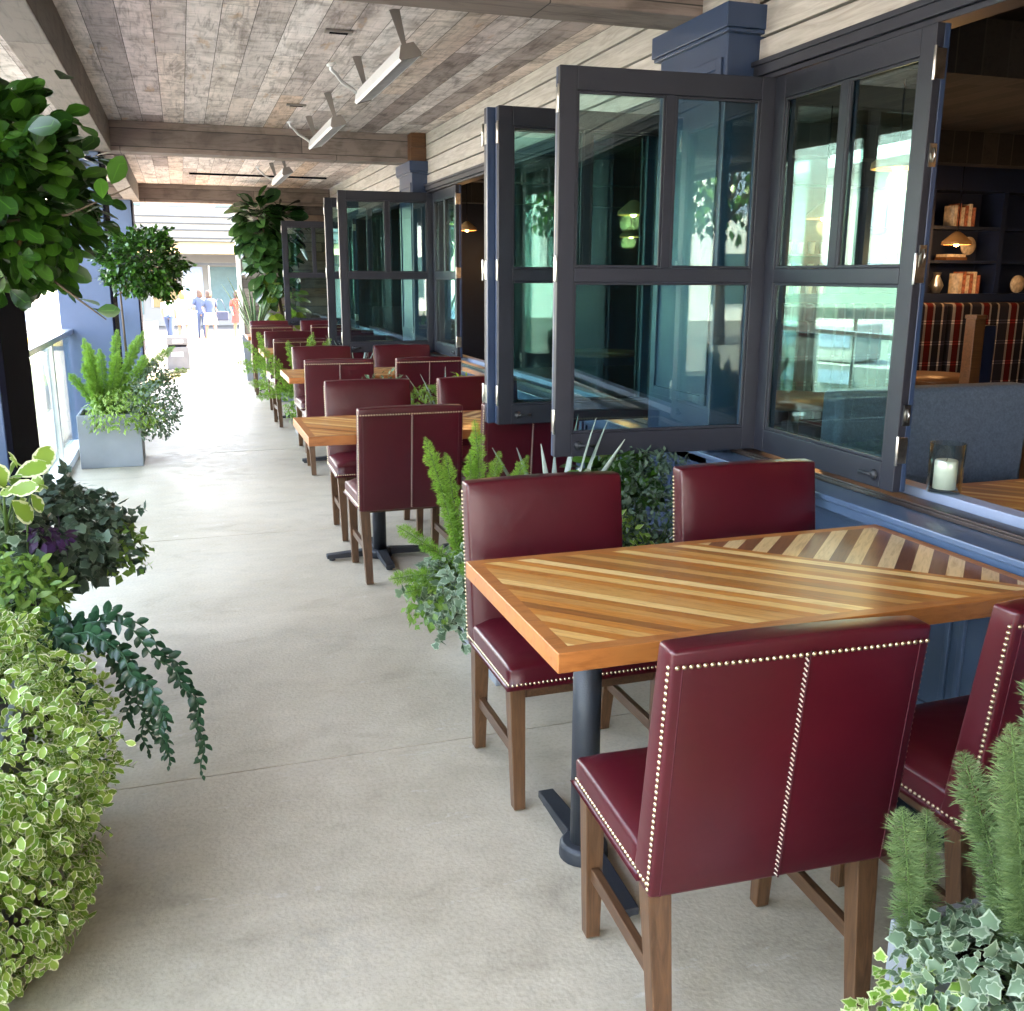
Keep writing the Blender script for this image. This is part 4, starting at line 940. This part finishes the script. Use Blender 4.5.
# ================================================================== HEATERS, VENTS
def make_heater():
    r = empty('ceiling_heater'); L_ = 1.36
    b = MB(); prof = [(-.052, .0), (-.060, .014), (-.034, .072), (.034, .072), (.060, .014), (.052, .0)]
    n = len(prof); vs = [(x, y, z) for y in (0, L_) for x, z in prof]
    fs = [(i, (i+1) % n, n+(i+1) % n, n+i) for i in range(n-1)]; b.add(vs, fs)
    b.add([(x*.9, y, z-.001) for y in (0, L_) for x, z in ((-.060, .02), (0, .05), (.060, .02))], [(0, 3, 4, 1), (1, 4, 5, 2)])
    h = b.build('housing', M['heater'], r, 0)
    sf = h.modifiers.new('s', 'SOLIDIFY'); sf.thickness = .003
    for y in (-.004, L_): MB().add([(x*1.02, y+dy, z) for dy in (0, .004) for x, z in prof], [tuple(range(n)), tuple(range(2*n-1, n-1, -1))]+[(i, n+i, n+(i+1) % n, (i+1) % n) for i in range(n)]).build('end_plate', M['taupe'], r)
    b = MB()
    for k in range(34): y = .03+k*(L_-.06)/33; b.box(-.050, .050, y-.002, y+.002, .002, .006)
    for x in (-.028, 0, .028): b.box(x-.002, x+.002, .02, L_-.02, .0065, .0095)
    b.build('grille', M['alu'], r)
    b = MB().tube([(0, .03, .03), (0, L_-.03, .03)], .011, 10); b.build('element', M['steel'], r)
    for y in (.06, L_-.16):
        b = MB(); b.add([(-.027, y, .25), (.027, y, .25), (.012, y, .075), (-.012, y, .075), (-.027, y+.005, .25), (.027, y+.005, .25), (.012, y+.005, .075), (-.012, y+.005, .075)], [(0, 1, 2, 3), (7, 6, 5, 4), (0, 4, 5, 1), (1, 5, 6, 2), (2, 6, 7, 3), (3, 7, 4, 0)]); b.build('bracket', M['taupe'], r)
    b = MB().tube([(-.16, L_-.12, .25), (-.17, L_-.12, .215), (-.145, L_-.10, .19), (-.12, L_-.08, .14), (-.06, L_-.05, .085), (-.04, L_-.04, .06)], .011, 8); b.build('conduit', M['alu'], r)
    b = MB().lathe([(.03, .248), (.03, .238), (.012, .23)], (-.16, L_-.12, 0), 14); b.build('conduit_cap', M['white'], r)
    return r
HT = make_heater()
for i, (y, lb) in enumerate([(5.20, 'nearest white strip heater hanging from the plank ceiling'), (7.62, 'second white strip heater hanging from the plank ceiling'), (11.3, 'farthest white strip heater, beyond the middle beam')]):
    o = HT if i == 0 else copy_tree(HT); o.location = (1.19, y, 2.63); o.rotation_euler = (0, R(-16), 0); tag(o, lb, 'heater', 'strip heaters under the ceiling')
for x, y, lb in ((.92, 5.8, 'small dark rectangular vent slot in the ceiling, nearer one'), (.96, 8.28, 'small dark rectangular vent slot in the ceiling, farther one')):
    o = MB().box(-.075, .075, -.032, .032, -.012, 0); o.box(-.05, .05, -.012, .012, -.0165, -.0125, mi=1); o = o.build('ceiling_vent', [M['taupe'], M['black_steel']]); o.location = (x, y, 2.868); tag(o, lb, 'vent')
o = MB().box(-.9, .9, -.03, .03, -.02, 0).build('ceiling_slot', M['black_steel']); o.location = (1.1, 14.1, 2.868); tag(o, 'long dark slot in the ceiling near the exit', 'vent')

# ================================================================== CANDLES
def candle(x, y, z, lb):
    r = empty('candle_holder', (x, y, z), label=lb, cat='candle', group='candles in glass cylinders')
    MB().lathe([(0, .001), (.056, .001), (.058, .17), (.054, .17), (.052, .012), (0, .012)], n=32).build('glass_cylinder', M['tintglass'], r)
    MB().lathe([(0, .013), (.037, .013), (.0375, .108), (.034, .112), (.02, .107), (0, .106)], n=28).build('candle', M['wax'], r)
    MB().tube([(0, 0, .106), (.002, 0, .118)], .0012, 5).build('wick', M['black_steel'], r)
candle(2.435, 2.60, .8365, 'white pillar candle in a glass cylinder on the sill beside the open leaf edge')
candle(2.435, 7.75, .8365, 'white pillar candle in a glass cylinder on the far window sill')
# latches on the free edge of the in-plane leaf
for z, lb in ((1.95, 'upper steel latch on the blue edge of the in-plane window leaf'), (1.08, 'lower steel latch on the blue edge of the in-plane window leaf')):
    pass

# ================================================================== INTERIOR
bo = empty('booth_seat', (3.10, 3.45, 0), label='blue-grey woven booth back just inside the nearest opening', cat='booth')
MB().box(-.52, .52, -.06, .07, .42, 1.09).build('backrest', M['booth'], bo, .035, 4)
MB().box(-.52, .52, .07, .58, .10, .46).build('seat', M['booth'], bo, .03, 4)
MB().box(-.5, .5, -.40, -.061, .10, .46).build('front_seat', M['booth'], bo, .03, 4)
it = empty('indoor_table', (3.10, 2.62, 0), label='indoor striped wooden table beside the candle', cat='table')
t_ = TA.children[0].copy(); t_.name = 'tabletop'
for c in TA.children:
    if c.name.startswith('tabletop'): t_ = c.copy(); COL.objects.link(t_); t_.parent = it; t_.location = (.07, 0, .0); t_.scale = (.9, 1, 1)
MB().lathe([(0, 0), (.2, 0), (.2, .02), (.035, .05), (.035, .71), (0, .71)], (.05, 0, 0), 20).build('pedestal', M['iron'], it)
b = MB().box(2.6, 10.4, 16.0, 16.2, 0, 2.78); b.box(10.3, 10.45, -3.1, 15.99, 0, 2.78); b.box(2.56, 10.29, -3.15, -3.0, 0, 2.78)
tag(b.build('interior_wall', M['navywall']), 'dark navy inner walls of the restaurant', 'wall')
# shelving unit with plaid banquette
sh = empty('shelving', (7.4, 8.1, 0), label='navy built-in shelves with books and ornaments at the back of the dining room', cat='shelves')
b = MB().box(-2.0, 2.2, .30, .34, 0, 2.779); b.box(-2.0, 2.2, 0, .299, 1.32, 1.40); b.box(-2.0, 2.2, 0, .299, 2.40, 2.778); b.build('carcass', M['navy'], sh)
for x in (-2.0, -1.1, -.35, .55, 1.35, 2.16): MB().box(x, x+.06, .005, .299, 1.401, 2.399).build('upright', M['navy'], sh)
for x0, x1 in ((-1.04, -.35), (-.29, .55), (.61, 1.35), (1.41, 2.16)):
    for z in (1.70, 2.03): MB().box(x0+.001, x1-.001, .01, .298, z, z+.03).build('shelf', M['navy'], sh)
def shelf_item(name, x, z, kind, lb):
    r = empty(name, (7.4+x, 8.2, z), label=lb, cat='book' if 'book' in name else 'ornament', group='things on the navy shelves')
    if kind == 'row':
        for k in range(6): MB().box(k*.045-.13, k*.045-.09, -.07, .07, .001, .2+.02*math.sin(k*2.1)).build('book', M['book'] if k % 2 else M['bookpale'], r)
    elif kind == 'stack':
        for k in range(2): MB().box(-.13+k*.01, .13-k*.02, -.08, .08, .001+k*.03, .029+k*.03).build('book', M['bookpale'] if k else M['orangewood'], r)
    elif kind == 'vase': MB().lathe([(0, .001), (.04, .001), (.07, .08), (.03, .17), (.04, .21), (.03, .2), (0, .19)], n=16).build('vase', M['alu'], r)
    else: MB().lathe([(0, -.01), (.09, -.01), (.09, .01), (0, .01)], n=20).build('disc', M['bookpale'], r).rotation_euler = (R(90), 0, 0); r.location.z += .095
for a in (('book_row', .10, 2.061, 'row', 'upright red and cream books on the upper navy shelf'), ('book_stack', .05, 1.731, 'stack', 'flat stack of pale books on the middle navy shelf'), ('vase', -.1, 1.401, 'vase', 'silver vase on the lower navy shelf'),
          ('book_row', .25, 1.401, 'row', 'upright books on the lower navy shelf'), ('plate', .95, 1.401, 'disc', 'round pale plate on the lower right navy shelf'), ('clock', .25, 1.78, 'disc', 'small round pale ornament above the flat books'),
          ('vase', -.7, 1.731, 'vase', 'silver vase on the left navy shelf'), ('book_row', 1.7, 1.731, 'row', 'books on the far right navy shelf')): shelf_item(*a)
bq = empty('plaid_banquette', (7.0, 7.4, 0), label='red, grey and black plaid banquette below the navy shelves', cat='bench')
for k in range(4): MB().box(-1.9+k*.98, -.95+k*.98, .28, .48, .46, 1.32).build('backrest', M['plaid'], bq, .04, 3)
MB().box(-1.9, 2.0, -.25, .27, .12, .46).build('seat', M['plaid'], bq, .03, 3)
bq2 = empty('plaid_banquette', (5.1, 6.5, 0), label='plaid booth back in the middle of the dining room', cat='bench')
MB().box(-.7, .45, 0, .16, .4, 1.22).build('backrest', M['plaid'], bq2, .04, 3)
MB().box(-.7, .45, -.45, -.001, .12, .46).build('seat', M['plaid'], bq2, .03, 3)
pc = empty('wood_partition', (5.75, 6.0, 0), label='upright pale wood end panel beside the plaid booth', cat='partition')
MB().box(-.05, .05, -.05, .05, 0, 1.25).build('panel', M['orangewood'], pc, .004); MB().box(-.052, .052, -.06, .06, 1.251, 1.28).build('cap', M['orangewood'], pc, .004)
MB().box(.051, .16, -.05, .05, 0, 1.2).build('blue_side', M['navy'], pc)
for x, y, lb in ((3.9, 5.6, 'round orange wood table seen past the open leaf'), (5.9, 6.6, 'orange wood table by the plaid banquette'), (4.3, 9.8, 'orange wood table deep inside the far opening')):
    r = empty('indoor_round_table', (x, y, 0), label=lb, cat='table'); MB().lathe([(0, .72), (.42, .72), (.43, .74), (.42, .76), (0, .76)], n=40).build('tabletop', M['orangewood'], r)
    MB().lathe([(0, 0), (.24, 0), (.24, .02), (.04, .05), (.035, .718), (0, .718)], n=20).build('pedestal', M['iron'], r)
# curved-back lounge chair
lc = empty('lounge_chair', (4.35, 4.75, 0), label='curved-back chair with pale wood rim inside behind the booth', cat='chair', rz=R(20))
b = MB(); vs = []; fs = []; K = 16
for k in range(K+1):
    a = R(-20+220*k/K); 
    for rr, z in ((.30, .45), (.31, .80+.10*math.sin(R(180*k/K))), (.29, .80+.10*math.sin(R(180*k/K))), (.28, .45)): vs.append((rr*math.cos(a), rr*math.sin(a), z))
for k in range(K): fs += [(4*k+i, 4*k+4+i, 4*k+5+i, 4*k+1+i) for i in range(3)]
b.add(vs, fs, True).build('backrest', M['booth'], lc)
MB().tube([(.30*math.cos(R(-20+220*k/K)), .30*math.sin(R(-20+220*k/K)), .81+.10*math.sin(R(180*k/K))) for k in range(K+1)], .016, 8).build('rim', M['orangewood'], lc)
MB().lathe([(0, .40), (.27, .40), (.28, .46), (0, .48)], n=24).build('seat', M['booth'], lc)
for sx, sy in ((1, 1), (1, -1), (-1, 1), (-1, -1)): MB().tube([(sx*.18, sy*.18, .40), (sx*.22, sy*.22, 0)], [.016, .011], 8).build('leg', M['chairwood'], lc)
# interior beams
for k, y in enumerate((1.2, 4.2, 7.2, 10.2, 13.2)):
    o = MB().box(2.56, 10.2, -.10, .10, 2.52, 2.779).build('interior_beam', M['intceil']); o.location = (0, y, 0); tag(o, ['dark interior ceiling beam nearest the camera', 'second dark interior ceiling beam', 'third dark interior ceiling beam, above the shelves', 'fourth interior ceiling beam, in the far dining room', 'last interior ceiling beam'][k], 'beam', 'interior ceiling beams')
# brown backing panel + bottles shelf left of navy shelves
bk = empty('back_bar', (5.25, 8.0, 0), label='back bar with glowing wooden panel and glasses left of the navy shelves', cat='bar')
MB().box(-.15, .8, .3, .36, 0, 2.4).build('panel', M['orangewood'], bk)
b = MB()
for z in (1.35, 1.55, 1.75): b.box(-.1, .75, .05, .299, z, z+.02)
b.build('shelf_rack', M['navy'], bk)
for z in (1.371, 1.571, 1.771):
    for k in range(6): MB().lathe([(0, 0), (.028, 0), (.034, .11), (.03, .11), (0, .01)], (-.02+k*.13, .16, z), 12).build('glass', M['wax'], bk)
# pendants
def pendant(x, y, z, lb, pw=26, name='pendant_lamp'):
    r = empty(name, (x, y, z), label=lb, cat='lamp', group='warm pendant lamps inside the restaurant')
    MB().lathe([(.02, .12), (.05, .10), (.13, .03), (.135, .0), (.12, .0), (.045, .085), (.02, .09)], n=24).build('shade', M['shade'], r)
    MB().lathe([(0, .055), (.022, .04), (.03, .015), (.02, -.01), (0, -.018)], n=14).build('bulb', M['flame'], r)
    MB().tube([(0, 0, .12), (0, 0, 2.775-z)], .005, 6).build('cord', M['black_steel'], r)
    l = bpy.data.lights.new('bulb_light', 'POINT'); l.energy = pw*.03; l.color = (1, .62, .32); l.shadow_soft_size = .06
    lo_ = bpy.data.objects.new('bulb_light', l); COL.objects.link(lo_); lo_.parent = r; lo_.location = (0, 0, -.06)
for a in ((3.55, 4.35, 2.10, 'pendant lamp glowing behind the upper panes of the in-plane window leaf', 16), (4.6, 6.4, 1.98, 'pendant lamp over the plaid booth', 14), (6.1, 7.4, 1.90, 'pendant lamp in front of the back bar', 14),
          (3.6, 7.6, 2.05, 'pendant lamp seen through the large open window', 12), (3.7, 13.0, 2.15, 'pendant lamp in the far opening', 14), (5.0, 10.6, 2.0, 'pendant lamp deep in the far dining room', 14), (4.2, 1.0, 2.1, 'pendant lamp inside, near the right edge', 8), (4.9, 15.0, 1.95, 'pendant lamp at the far end of the dining room', 12), (8.0, 5.6, 2.1, 'pendant lamp at the right of the navy shelves', 10), (6.95, 7.6, 1.86, 'small warm lamp hanging before the left end of the navy shelves', 14), (7.9, 6.9, 2.05, 'warm lamp hanging before the right end of the navy shelves', 12)):
    pendant(*a)

# ================================================================== FAR EXTERIOR
fb = empty('white_building', (2, 45, -.1), label='long white building with banded balcony and yellow awning beyond the exit', cat='building')
MB().box(-6.5, 14, 0, 8, -.5, 7.5).build('wall', M['offwhite'], fb)
b = MB()
for z in (3.12, 3.44, 3.70, 3.97): b.box(-6.2, 12, -1.66, -1.605, z, z+.05)
b.build('balcony_band', M['band'], fb)
MB().box(-6.2, 12, -1.6, -.001, 3.02, 4.35).build('balcony', M['offwhite'], fb)
b = MB(); b.add([(-5, -1.55, 3.0), (12, -1.55, 3.0), (12, -2.7, 2.52), (-5, -2.7, 2.52), (-5, -1.55, 2.96), (12, -1.55, 2.96), (12, -2.7, 2.48), (-5, -2.7, 2.48)], [(0, 1, 2, 3), (7, 6, 5, 4), (0, 3, 7, 4), (1, 5, 6, 2), (3, 2, 6, 7), (0, 4, 5, 1)]); b.build('awning', M['paleyellow'], fb)
MB().box(-5, 12, -2.0, -1.9, 2.05, 2.15).build('sign_rail', M['band'], fb)
for x0, x1, z0, z1, mt in ((-5.2, -3.4, 4.5, 5.6, 'teal'), (-3.0, -.6, 4.5, 5.6, 'bluegrey'), (-.4, .8, 4.5, 5.6, 'teal'), (1.1, 3., 4.5, 5.6, 'bluegrey'), (-4.8, -3.6, 0, 2.0, 'teal'), (-3.2, -2.2, .3, 2., 'paleyellow'), (-1.9, -1.1, .3, 2., 'bluegrey'), (-.8, .9, .05, 2., 'teal'), (1.3, 3.2, .05, 2., 'teal')):
    w_ = MB().box(x0, x1, -.06, -.002, z0, z1).build('window', M[mt], fb); MB().box(x0-.06, x0, -.09, -.003, z0, z1+.06).build('window_frame', M['white'], w_)
# waste bin
wb = empty('waste_bin', (-.14, 18.3, -.08), label='grey street waste bin with a white label past the end of the walkway', cat='bin')
MB().box(-.19, .19, -.18, .18, .002, .40).build('body', M['binm'], wb, .01); MB().box(-.16, .16, -.15, .15, .401, .43).build('neck', M['black_steel'], wb)
MB().box(-.19, .19, -.18, .18, .431, .58).build('lid', M['binm'], wb, .03, 3); MB().box(-.11, .09, -.185, -.181, .24, .31).build('label_plate', M['white'], wb)
MB().box(-.08, .10, -.186, -.1805, .47, .52).build('slot', M['white'], wb, .002)
wb2 = MB().box(-.25, .25, -.25, .25, 0, .95); wb2.box(-.27, .27, -.27, .27, .951, 1.0); o = wb2.build('bollard_box', M['bluegrey'], bevel=.01); o.location = (.17, 34.6, -.62); tag(o, 'grey-blue box cabinet behind the woman in white shorts', 'cabinet')

# people -----------------------------------------------------------------
def person(x, y, ang, h, lb, top, legs='skin', hair='hair', skirt=None, dress=None, bag=False, stride=.12, longhair=True, orange=False):
    r = empty('person', (x, y, -.62), R(ang), lb, 'person'); s = h/1.70
    # one continuous body grown from a skeleton
    J = [(0, 0, .95), (0, 0, 1.15), (0, .0, 1.36), (0, .0, 1.46), (0, -.01, 1.53), (0, -.015, 1.60),
         (.09, 0, .88), (.10, -stride, .48), (.10, -stride*.8, .08), (.10, -stride*.8-.12, .03),
         (-.09, 0, .88), (-.10, stride*.8, .48), (-.10, stride*1.5, .10), (-.10, stride*1.3-.10, .04),
         (.18, 0, 1.38), (.23, .03, 1.12), (.22, -.08, .90), (.22, -.11, .82),
         (-.18, 0, 1.38), (-.24, .02, 1.12), (-.20, -.12, .93), (-.19, -.15, .85)]
    E_ = [(0, 1), (1, 2), (2, 3), (3, 4), (4, 5), (0, 6), (6, 7), (7, 8), (8, 9), (0, 10), (10, 11), (11, 12), (12, 13), (2, 14), (14, 15), (15, 16), (16, 17), (2, 18), (18, 19), (19, 20), (20, 21)]
    rad = [.12, .105, .12, .055, .075, .085, .085, .055, .035, .03, .085, .055, .035, .03, .045, .035, .027, .03, .045, .035, .027, .03]
    me = bpy.data.meshes.new('body'); me.from_pydata([tuple(c*s for c in j) for j in J], E_, [])
    o = bpy.data.objects.new('body', me); COL.objects.link(o); o.parent = r
    md = o.modifiers.new('skin', 'SKIN'); 
    if not me.skin_vertices: 
        bpy.context.view_layer.objects.active = o
    sv = me.skin_vertices[0].data
    for i, q in enumerate(rad): sv[i].radius = (q*s, q*s*(.75 if i in (0, 1, 2) else 1))
    sv[0].use_root = True
    o.modifiers.new('sub', 'SUBSURF').levels = 1; o.modifiers['sub'].render_levels = 1
    me.materials.append(M['skin'])
    def shell(name, prof, mat, c=(0, 0)):
        MB().lathe([(a*s, z*s) for a, z in prof], (c[0]*s, c[1]*s, 0), 18, sx=1.0, sy=.72).build(name, M[mat], r)
    shell('shirt' if not dress else 'dress', [(.065, 1.455), (.15, 1.43), (.19, 1.37), (.165, 1.2), (.145, 1.08), (.165, .93)] if not dress else [(.065, 1.455), (.15, 1.43), (.185, 1.37), (.16, 1.2), (.14, 1.1), (.19, .90), (.24, .62)], dress or top)
    for sx in (-1, 1):
        sh_ = J[14 if sx > 0 else 18]; el = J[15 if sx > 0 else 19]
        MB().tube([tuple(c*s for c in sh_), tuple((a+.75*(b_-a))*s for a, b_ in zip(sh_, el))], [.062*s, .050*s], 10, smooth=True).build('sleeve', M[dress or top], r)
    if skirt: shell('skirt', [(.145, 1.02), (.185, .90), (.25, .60), (.24, .60)], skirt)
    if legs != 'skin':
        b = MB()
        for a, c_, d in ((6, 7, 8), (10, 11, 12)): b.tube([tuple(q*s for q in J[0]), tuple(q*s for q in J[a]), tuple(q*s for q in J[c_]), tuple(q*s for q in J[d])], [.13*s, .10*s, .07*s, .05*s], 10)
        b.build('trousers', M[legs], r)
    b = MB(); b.lathe([(0, .115), (.06, .105), (.095, .06), (.105, 0), (.10, -.06), (.085, -.10 if not longhair else -.22), (.03, -.11 if not longhair else -.24)], (0, .025*s, 1.60*s), 16); b.build('hair', M[hair], r)
    b = MB(); b.box(-.012*s, .012*s, -.125*s, -.09*s, 1.565*s, 1.60*s); b.build('nose', M['skin'], r)
    b = MB()
    for sx in (-1, 1): b.lathe([(0, -.01), (.011, 0), (0, .01)], (sx*.032*s, -.098*s, 1.61*s), 8)
    b.build('eye', M['blackcloth'], r)
    return r
person(0.83, 33.91, 20, 1.68, 'woman in blue jacket and pale skirt with a dark shoulder bag', 'denim', skirt='whitecloth')
bgx = empty('shoulder_bag', (1.22, 33.75, .10), label='dark shoulder bag carried by the woman in the blue jacket', cat='bag')
MB().box(-.19, .19, -.07, .07, 0, .30).build('bag_body', M['blackcloth'], bgx, .04, 3); MB().tube([(-.14, 0, .28), (-.2, 0, .55), (-.12, 0, .70), (.0, 0, .66), (.14, 0, .28)], .012, 6).build('strap', M['blackcloth'], bgx)
person(0.56, 35.24, 185, 1.70, 'person in dark blue behind the woman in the blue jacket', 'denim', legs='denim', stride=.05)
person(-0.03, 34.04, 200, 1.66, 'woman in white top and white shorts seen from behind', 'whitecloth', skirt='whitecloth', hair='orangehair')
person(-0.45, 33.64, 160, 1.60, 'person in sage shirt and dark jeans beside the blue column', 'teecloth', legs='denim', hair='orangehair', stride=.16)
person(1.76, 34.71, 10, 1.66, 'woman in a short red dress beside the snake plant', 'red', dress='red')

# ================================================================== HARBOUR SIDE (seen past the railing and in the window reflections)
def boat(x, y, rz, L_, lb, stripe='yellow'):
    r = empty('boat', (x, y, -1.4), R(rz), lb, 'boat', 'boats in the harbour')
    K = 10; vs = []; fs = []
    for k in range(K+1):
        t = k/K; w = L_*.15*(1-max(0, (t-.45)/.55)**2.2)+.01; xx = -L_/2+L_*t; z1 = .95+.35*t*t
        vs += [(xx, -w, z1), (xx, -w*.82, -.1), (xx, w*.82, -.1), (xx, w, z1)]
    for k in range(K): a = 4*k; fs += [(a, a+1, a+5, a+4), (a+1, a+2, a+6, a+5), (a+2, a+3, a+7, a+6), (a+3, a, a+4, a+7)]
    fs += [(0, 3, 2, 1)]; MB().add(vs, fs).build('hull', M['boatwhite'], r)
    MB().box(-L_*.28, L_*.12, -L_*.09, L_*.09, 1.0, 1.9).build('cabin', M['boatwhite'], r, .08, 3)
    MB().box(-L_*.26, L_*.10, -L_*.093, L_*.093, 1.35, 1.65).build('cabin_window', M['bluegrey'], r)
    for k in range(3): MB().box(-L_*.3+k*L_*.17, -L_*.2+k*L_*.17, -L_*.153, -L_*.145, .55, .85).build('side_panel', M[stripe], r)
    MB().tube([(-L_*.05, 0, 1.9), (-L_*.05, 0, 6.5)], .05, 8).build('mast', M['alu'], r)
boat(-4.9, 38, 5, 8, 'white boat with yellow panels seen between the leaves at the left edge')
boat(-9, 22, 60, 8, 'white motor boat moored left of the walkway', 'bluegrey'); boat(-11, 12, 80, 9, 'white motor boat moored closest to the railing', 'bluegrey')
boat(-13, 4, 95, 9, 'white motor boat moored opposite the near tables', 'bluegrey'); boat(-9, 48, 20, 9, 'white boat moored farthest out', 'bluegrey')
cn = empty('white_canopy', (-3.4, 17.5, -1.0), label='white pointed canopy on the dock below the railing', cat='canopy')
b = MB(); b.add([(-1.1, -1.1, 1.2), (1.1, -1.1, 1.2), (1.1, 1.1, 1.2), (-1.1, 1.1, 1.2), (0, 0, 1.95)], [(0, 1, 4), (1, 2, 4), (2, 3, 4), (3, 0, 4), (3, 2, 1, 0)]); b.build('canvas', M['white'], cn)
for sx in (-1, 1):
    for sy in (-1, 1): MB().tube([(sx*1.05, sy*1.05, 0), (sx*1.05, sy*1.05, 1.2)], .03, 8).build('pole', M['alu'], cn)
b = MB().box(-6.2, -1.9, -8, 58, -1.5, -1.0); struct('dock', b, M['plaza'])
hb = empty('waterfront_building', (-34, 20, 0), label='long white waterfront building across the harbour', cat='building')
MB().box(-8, 0, -45, 50, -1.4, 8).build('wall', M['boatwhite'], hb)
b = MB()
for z in (1.0, 4.2): 
    for k in range(22): b.box(.001, .05, -43+k*4.2, -40.4+k*4.2, z, z+1.7)
b.build('windows', M['bluegrey'], hb)['kind'] = 'stuff'
MB().box(-8.5, .8, -46, 51, 8.001, 8.5).build('roof', M['band'], hb)
def umbrella(x, y, z, lb):
    r = empty('patio_umbrella', (x, y, z), label=lb, cat='umbrella', group='dark green patio umbrellas on the dock')
    n = 8; vs = [(0, 0, 2.7)]+[(1.4*math.cos(k*math.tau/n), 1.4*math.sin(k*math.tau/n), 2.15) for k in range(n)]+[(1.4*math.cos(k*math.tau/n), 1.4*math.sin(k*math.tau/n), 2.0) for k in range(n)]
    MB().add(vs, [(0, 1+k, 1+(k+1) % n) for k in range(n)]+[(1+k, 9+k, 9+(k+1) % n, 1+(k+1) % n) for k in range(n)]).build('canopy', M['green_canvas'], r)
    MB().tube([(0, 0, 0), (0, 0, 2.7)], .03, 8).build('pole', M['alu'], r); MB().lathe([(0, .08), (.25, .06), (.28, 0), (0, 0)], n=20).build('base', M['iron'], r)
umbrella(-4.2, 8.2, -1.0, 'dark green umbrella on the dock beside the railing'); umbrella(-4.6, 12.8, -1.0, 'second dark green umbrella on the dock')
# behind the viewpoint: what the open glass mirrors
rb = empty('plaza_building', (-2, -26, 0), label='pale building across the plaza behind the viewpoint', cat='building')
MB().box(-16, 18, -6, 0, 0, 6.5).build('wall', M['white'], rb)
for k in range(9): MB().box(-15+k*3.6, -13+k*3.6, .002, .05, .6, 2.4).build('window', M['teal'], rb); MB().box(-15+k*3.6, -13+k*3.6, .002, .05, 3.8, 5.3).build('window', M['bluegrey'], rb)
def backtree(x, y, h, lb):
    root = empty('plaza_tree', (x, y, 0), label=lb, cat='tree'); b = MB(); b.tube([(0, 0, 0), (.1, 0, h*.4), (0, 0, h*.75)], [.16, .12, .05], 8)
    for a in range(5): b.tube([(.05, 0, h*.45), (math.cos(a*1.3)*h*.25, math.sin(a*1.3)*h*.25, h*.8)], [.06, .02], 6)
    b.build('trunk', M['bark'], root); p, q = blob((0, 0, h*.75), (h*.32, h*.32, h*.28), 1100, lo=.3, lump=.4)
    leaves('crown', p, q+np.array([0, 0, -.2]), q+np.array([0, 0, .6]), rng.uniform(.2, .34, len(p)), T_small(.7), M['lf_ficus'], root, .5)
backtree(-6, -14, 6, 'broad green tree on the plaza behind the viewpoint'); backtree(4, -17, 7, 'taller green tree on the plaza behind the viewpoint'); backtree(-9, -3, 5, 'small green tree beyond the railing behind the viewpoint')

# ---- steel latches are parts of the in-plane leaf
for o in [o for o in COL.objects if o.get('label', '').startswith('folding window leaf standing in the wall plane')]:
    for z in (1.93, 1.62, 1.10):
        b = MB().box(.905, .909, -.012, .014, z-.035, z+.035); b.tube([(.912, .001, z-.022), (.918, .001, z), (.912, .001, z+.022)], .004, 6); b.build('latch', M['steel'], o)
